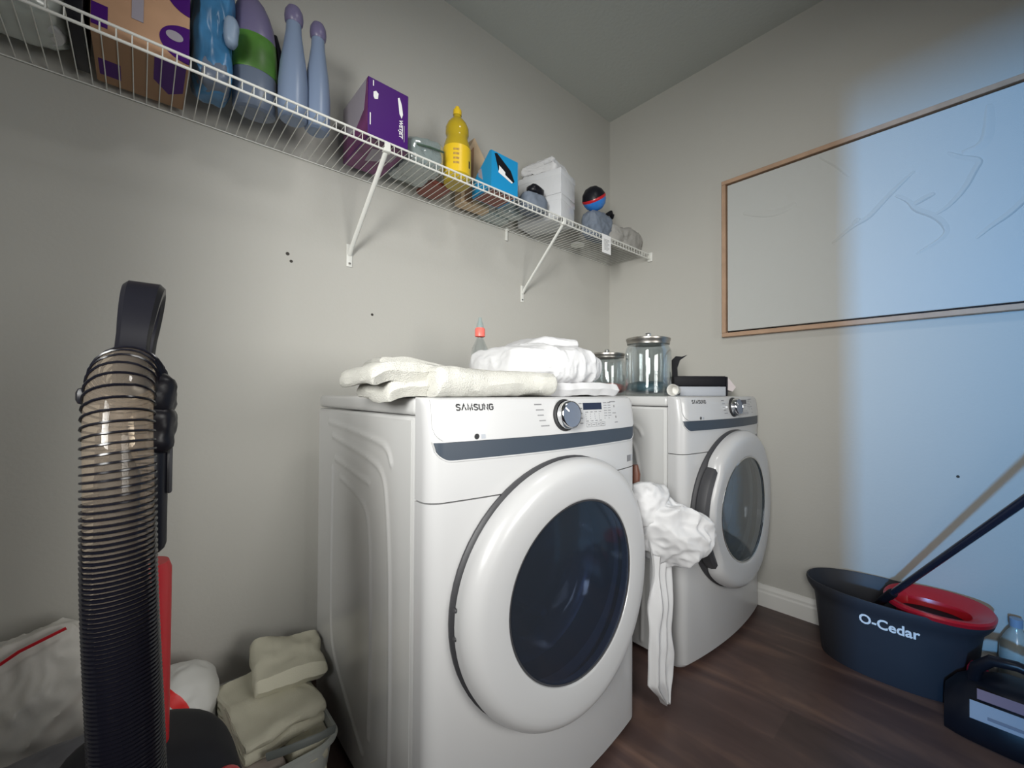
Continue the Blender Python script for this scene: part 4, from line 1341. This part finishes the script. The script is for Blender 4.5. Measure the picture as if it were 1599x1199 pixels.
# coil
arc = [0]
for a, c in zip(path, path[1:]): arc.append(arc[-1]+(c-a).length)


def at(s):
    import bisect
    i = min(len(path)-2, max(0, bisect.bisect(arc, s)-1)); f_ = (s-arc[i])/(arc[i+1]-arc[i]); return path[i].lerp(path[i+1], f_), (path[i+1]-path[i]).normalized()


s = 0; ph = 0; hel = []
NS = 22
while s < arc[-1]-.001:
    p, tdir = at(s)
    u = (Vector((1, 0, 0))-tdir*tdir.x).normalized(); v_ = tdir.cross(u)
    hel.append(p+(u*math.cos(ph)+v_*math.sin(ph))*HR)
    fr = s/arc[-1]
    z = p.z
    pitch = .0042+(.0112-.0042)*max(0, min(1, (z-.72)/.26))**1.8
    s += pitch/NS; ph += 2*PI/NS
b = NB(); tube(b, hel, [.0019-.0005*max(0, min(1, (p.z-.78)/.16)) for p in hel], 5, upv=(0, 0, 1)); obj('hose_coil', b, M_ring, T)
b = NB(); tube(b, [path[0]-Vector((0, 0, .03)), path[0]+Vector((0, 0, .02))], .03, 24); obj('hose_cuff', b, M_dark, T)
# dark wand standing inside the line of the hose
b = NB(); tube(b, [V((-2.120, -.975, .12)), V((-2.134, -.955, .80)), V((-2.136, -.962, .900)), V((-2.136, -.958, .925))], [.0215, .0215, .0205, .012], 20); obj('wand', b, M_darkm, T)

# ------------------------------------------------------------------ bags, basket with linen
b = NB(); blob(b, (.155, .11, .235), (0, 0, .23), .7, 6, .045, 6, 5, mode='ridge', fn=lambda p: Vector((p.x*(1-.25*max(0, p.z)/.2), p.y*(1-.3*max(0, p.z)/.2), p.z+.12*p.x*(1 if p.z > 0 else 0))))
o = obj('white_plastic_bag', b, M_bag); o.location = (-2.285, -.155, .001)
tag(o, 'crumpled whitish plastic bag on the floor at the far left', 'bag')
b = NB(); tube(b, [(-.061-.03, -.08, .40), (-.010, -.075, .452), (.054, -.07, .474)], .0035, 8, sx=.5); o2 = obj('red_edge', b, M_red, o)
b = NB(); blob(b, (.14, .10, .15), (0, 0, .15), .6, 5, .025, 8, 15, mode='ridge'); o = obj('grey_shopping_bag', b, M_baggrey); o.location = (-2.245, -.40, .001)
tag(o, 'dark grey crumpled bag on the floor in front of the whitish bag', 'bag')
b = NB(); blob(b, (.080, .085, .140), (0, 0, 0), .65, 5, .016, 8, 25, mode='ridge'); o = obj('printed_shopping_bag', b, rings_mat()); o.location = (-2.040, -.180, .139)
tag(o, 'white bag with red ring print behind the vacuum cleaner', 'bag')

# laundry basket
T = thing('laundry_basket', 'pale plastic basket of cream linen beside the nearer machine', 'basket', (-1.862, -.315, 0))


def rrect(hx_, hy_, z, r=.05, n=8):
    out = []
    for cx_, cy_, a0 in ((hx_-r, hy_-r, 0), (-hx_+r, hy_-r, PI/2), (-hx_+r, -hy_+r, PI), (hx_-r, -hy_+r, 1.5*PI)):
        for k in range(n): 
            a = a0+PI/2*k/(n-1); out.append((cx_+r*math.cos(a), cy_+r*math.sin(a), z))
    return out


b = NB()
loft(b, [rrect(.085, .17, .002), rrect(.09, .175, .0), rrect(.104, .19, .125), rrect(.112, .20, .13), rrect(.114, .202, .138), rrect(.106, .193, .141), rrect(.098, .184, .133), rrect(.084, .168, .01)], cap0=True, cap1=True)
obj('basket_shell', b, M_basket, T)
b = NB()
for k in range(6):
    for z in (.04,):
        y = -.15+k*.055; 
        box(b, -.1005-.006-.02*(z-.06)*3, -.0955+.0-.02*(z-.06)*3, y, y+.03, z, z+.035, .003, 1)
obj('side_slots', b, M_darkm, T)
b = NB(); tube(b, [(-.04, -.160, .155), (.0, -.185, .165), (.06, -.195, .165), (.100, -.180, .155)], .010, 10, sx=.35, upv=(0, 0, 1)); obj('grey_strap', b, M_strap, T)


def linen(name, label, m_, loc, rz, args, cat='linen', rx=0, ry=0, grp='linens in the basket'):
    T = thing(name, label, cat, loc, rz, grp)
    T.rotation_euler = (rx, ry, rz)
    b = NB(); folded(b, *args); obj('cloth', b, m_, T)
    return T


def linen_c(name, label, m_, c, size, layers, t_, rz, seed, rx=0, ry=0):
    T = thing(name, label, 'linen', c, rz, 'linens in the basket'); T.rotation_euler = (rx, ry, rz)
    b = NB(); folded(b, size[1], layers, t_, size[0], .011, 10, seed, 40, M=Matrix.Translation((-size[0]/2, -size[1]/2, 0))); obj('cloth', b, m_, T)
    return T


linen_c('linen_bundle', 'pinkish beige cloth low in the basket', M_linen2, (-1.915, -.37, .012), (.09, .22), 4, .030, .0, 3)
linen_c('linen_bundle', 'cream cloth rolled at the front corner of the basket', M_linen, (-1.815, -.375, .012), (.085, .20), 4, .033, .0, 5)
linen_c('linen_bundle', 'cream cloth folded in thin layers in the middle of the basket', M_linen, (-1.866, -.30, .135), (.175, .26), 4, .017, .10, 9, .05, -.02)
linen_c('linen_bundle', 'big smooth cream fold on top of the basket', M_linen, (-1.812, -.25, .208), (.165, .22), 1, .052, -.10, 12, .10, .08)
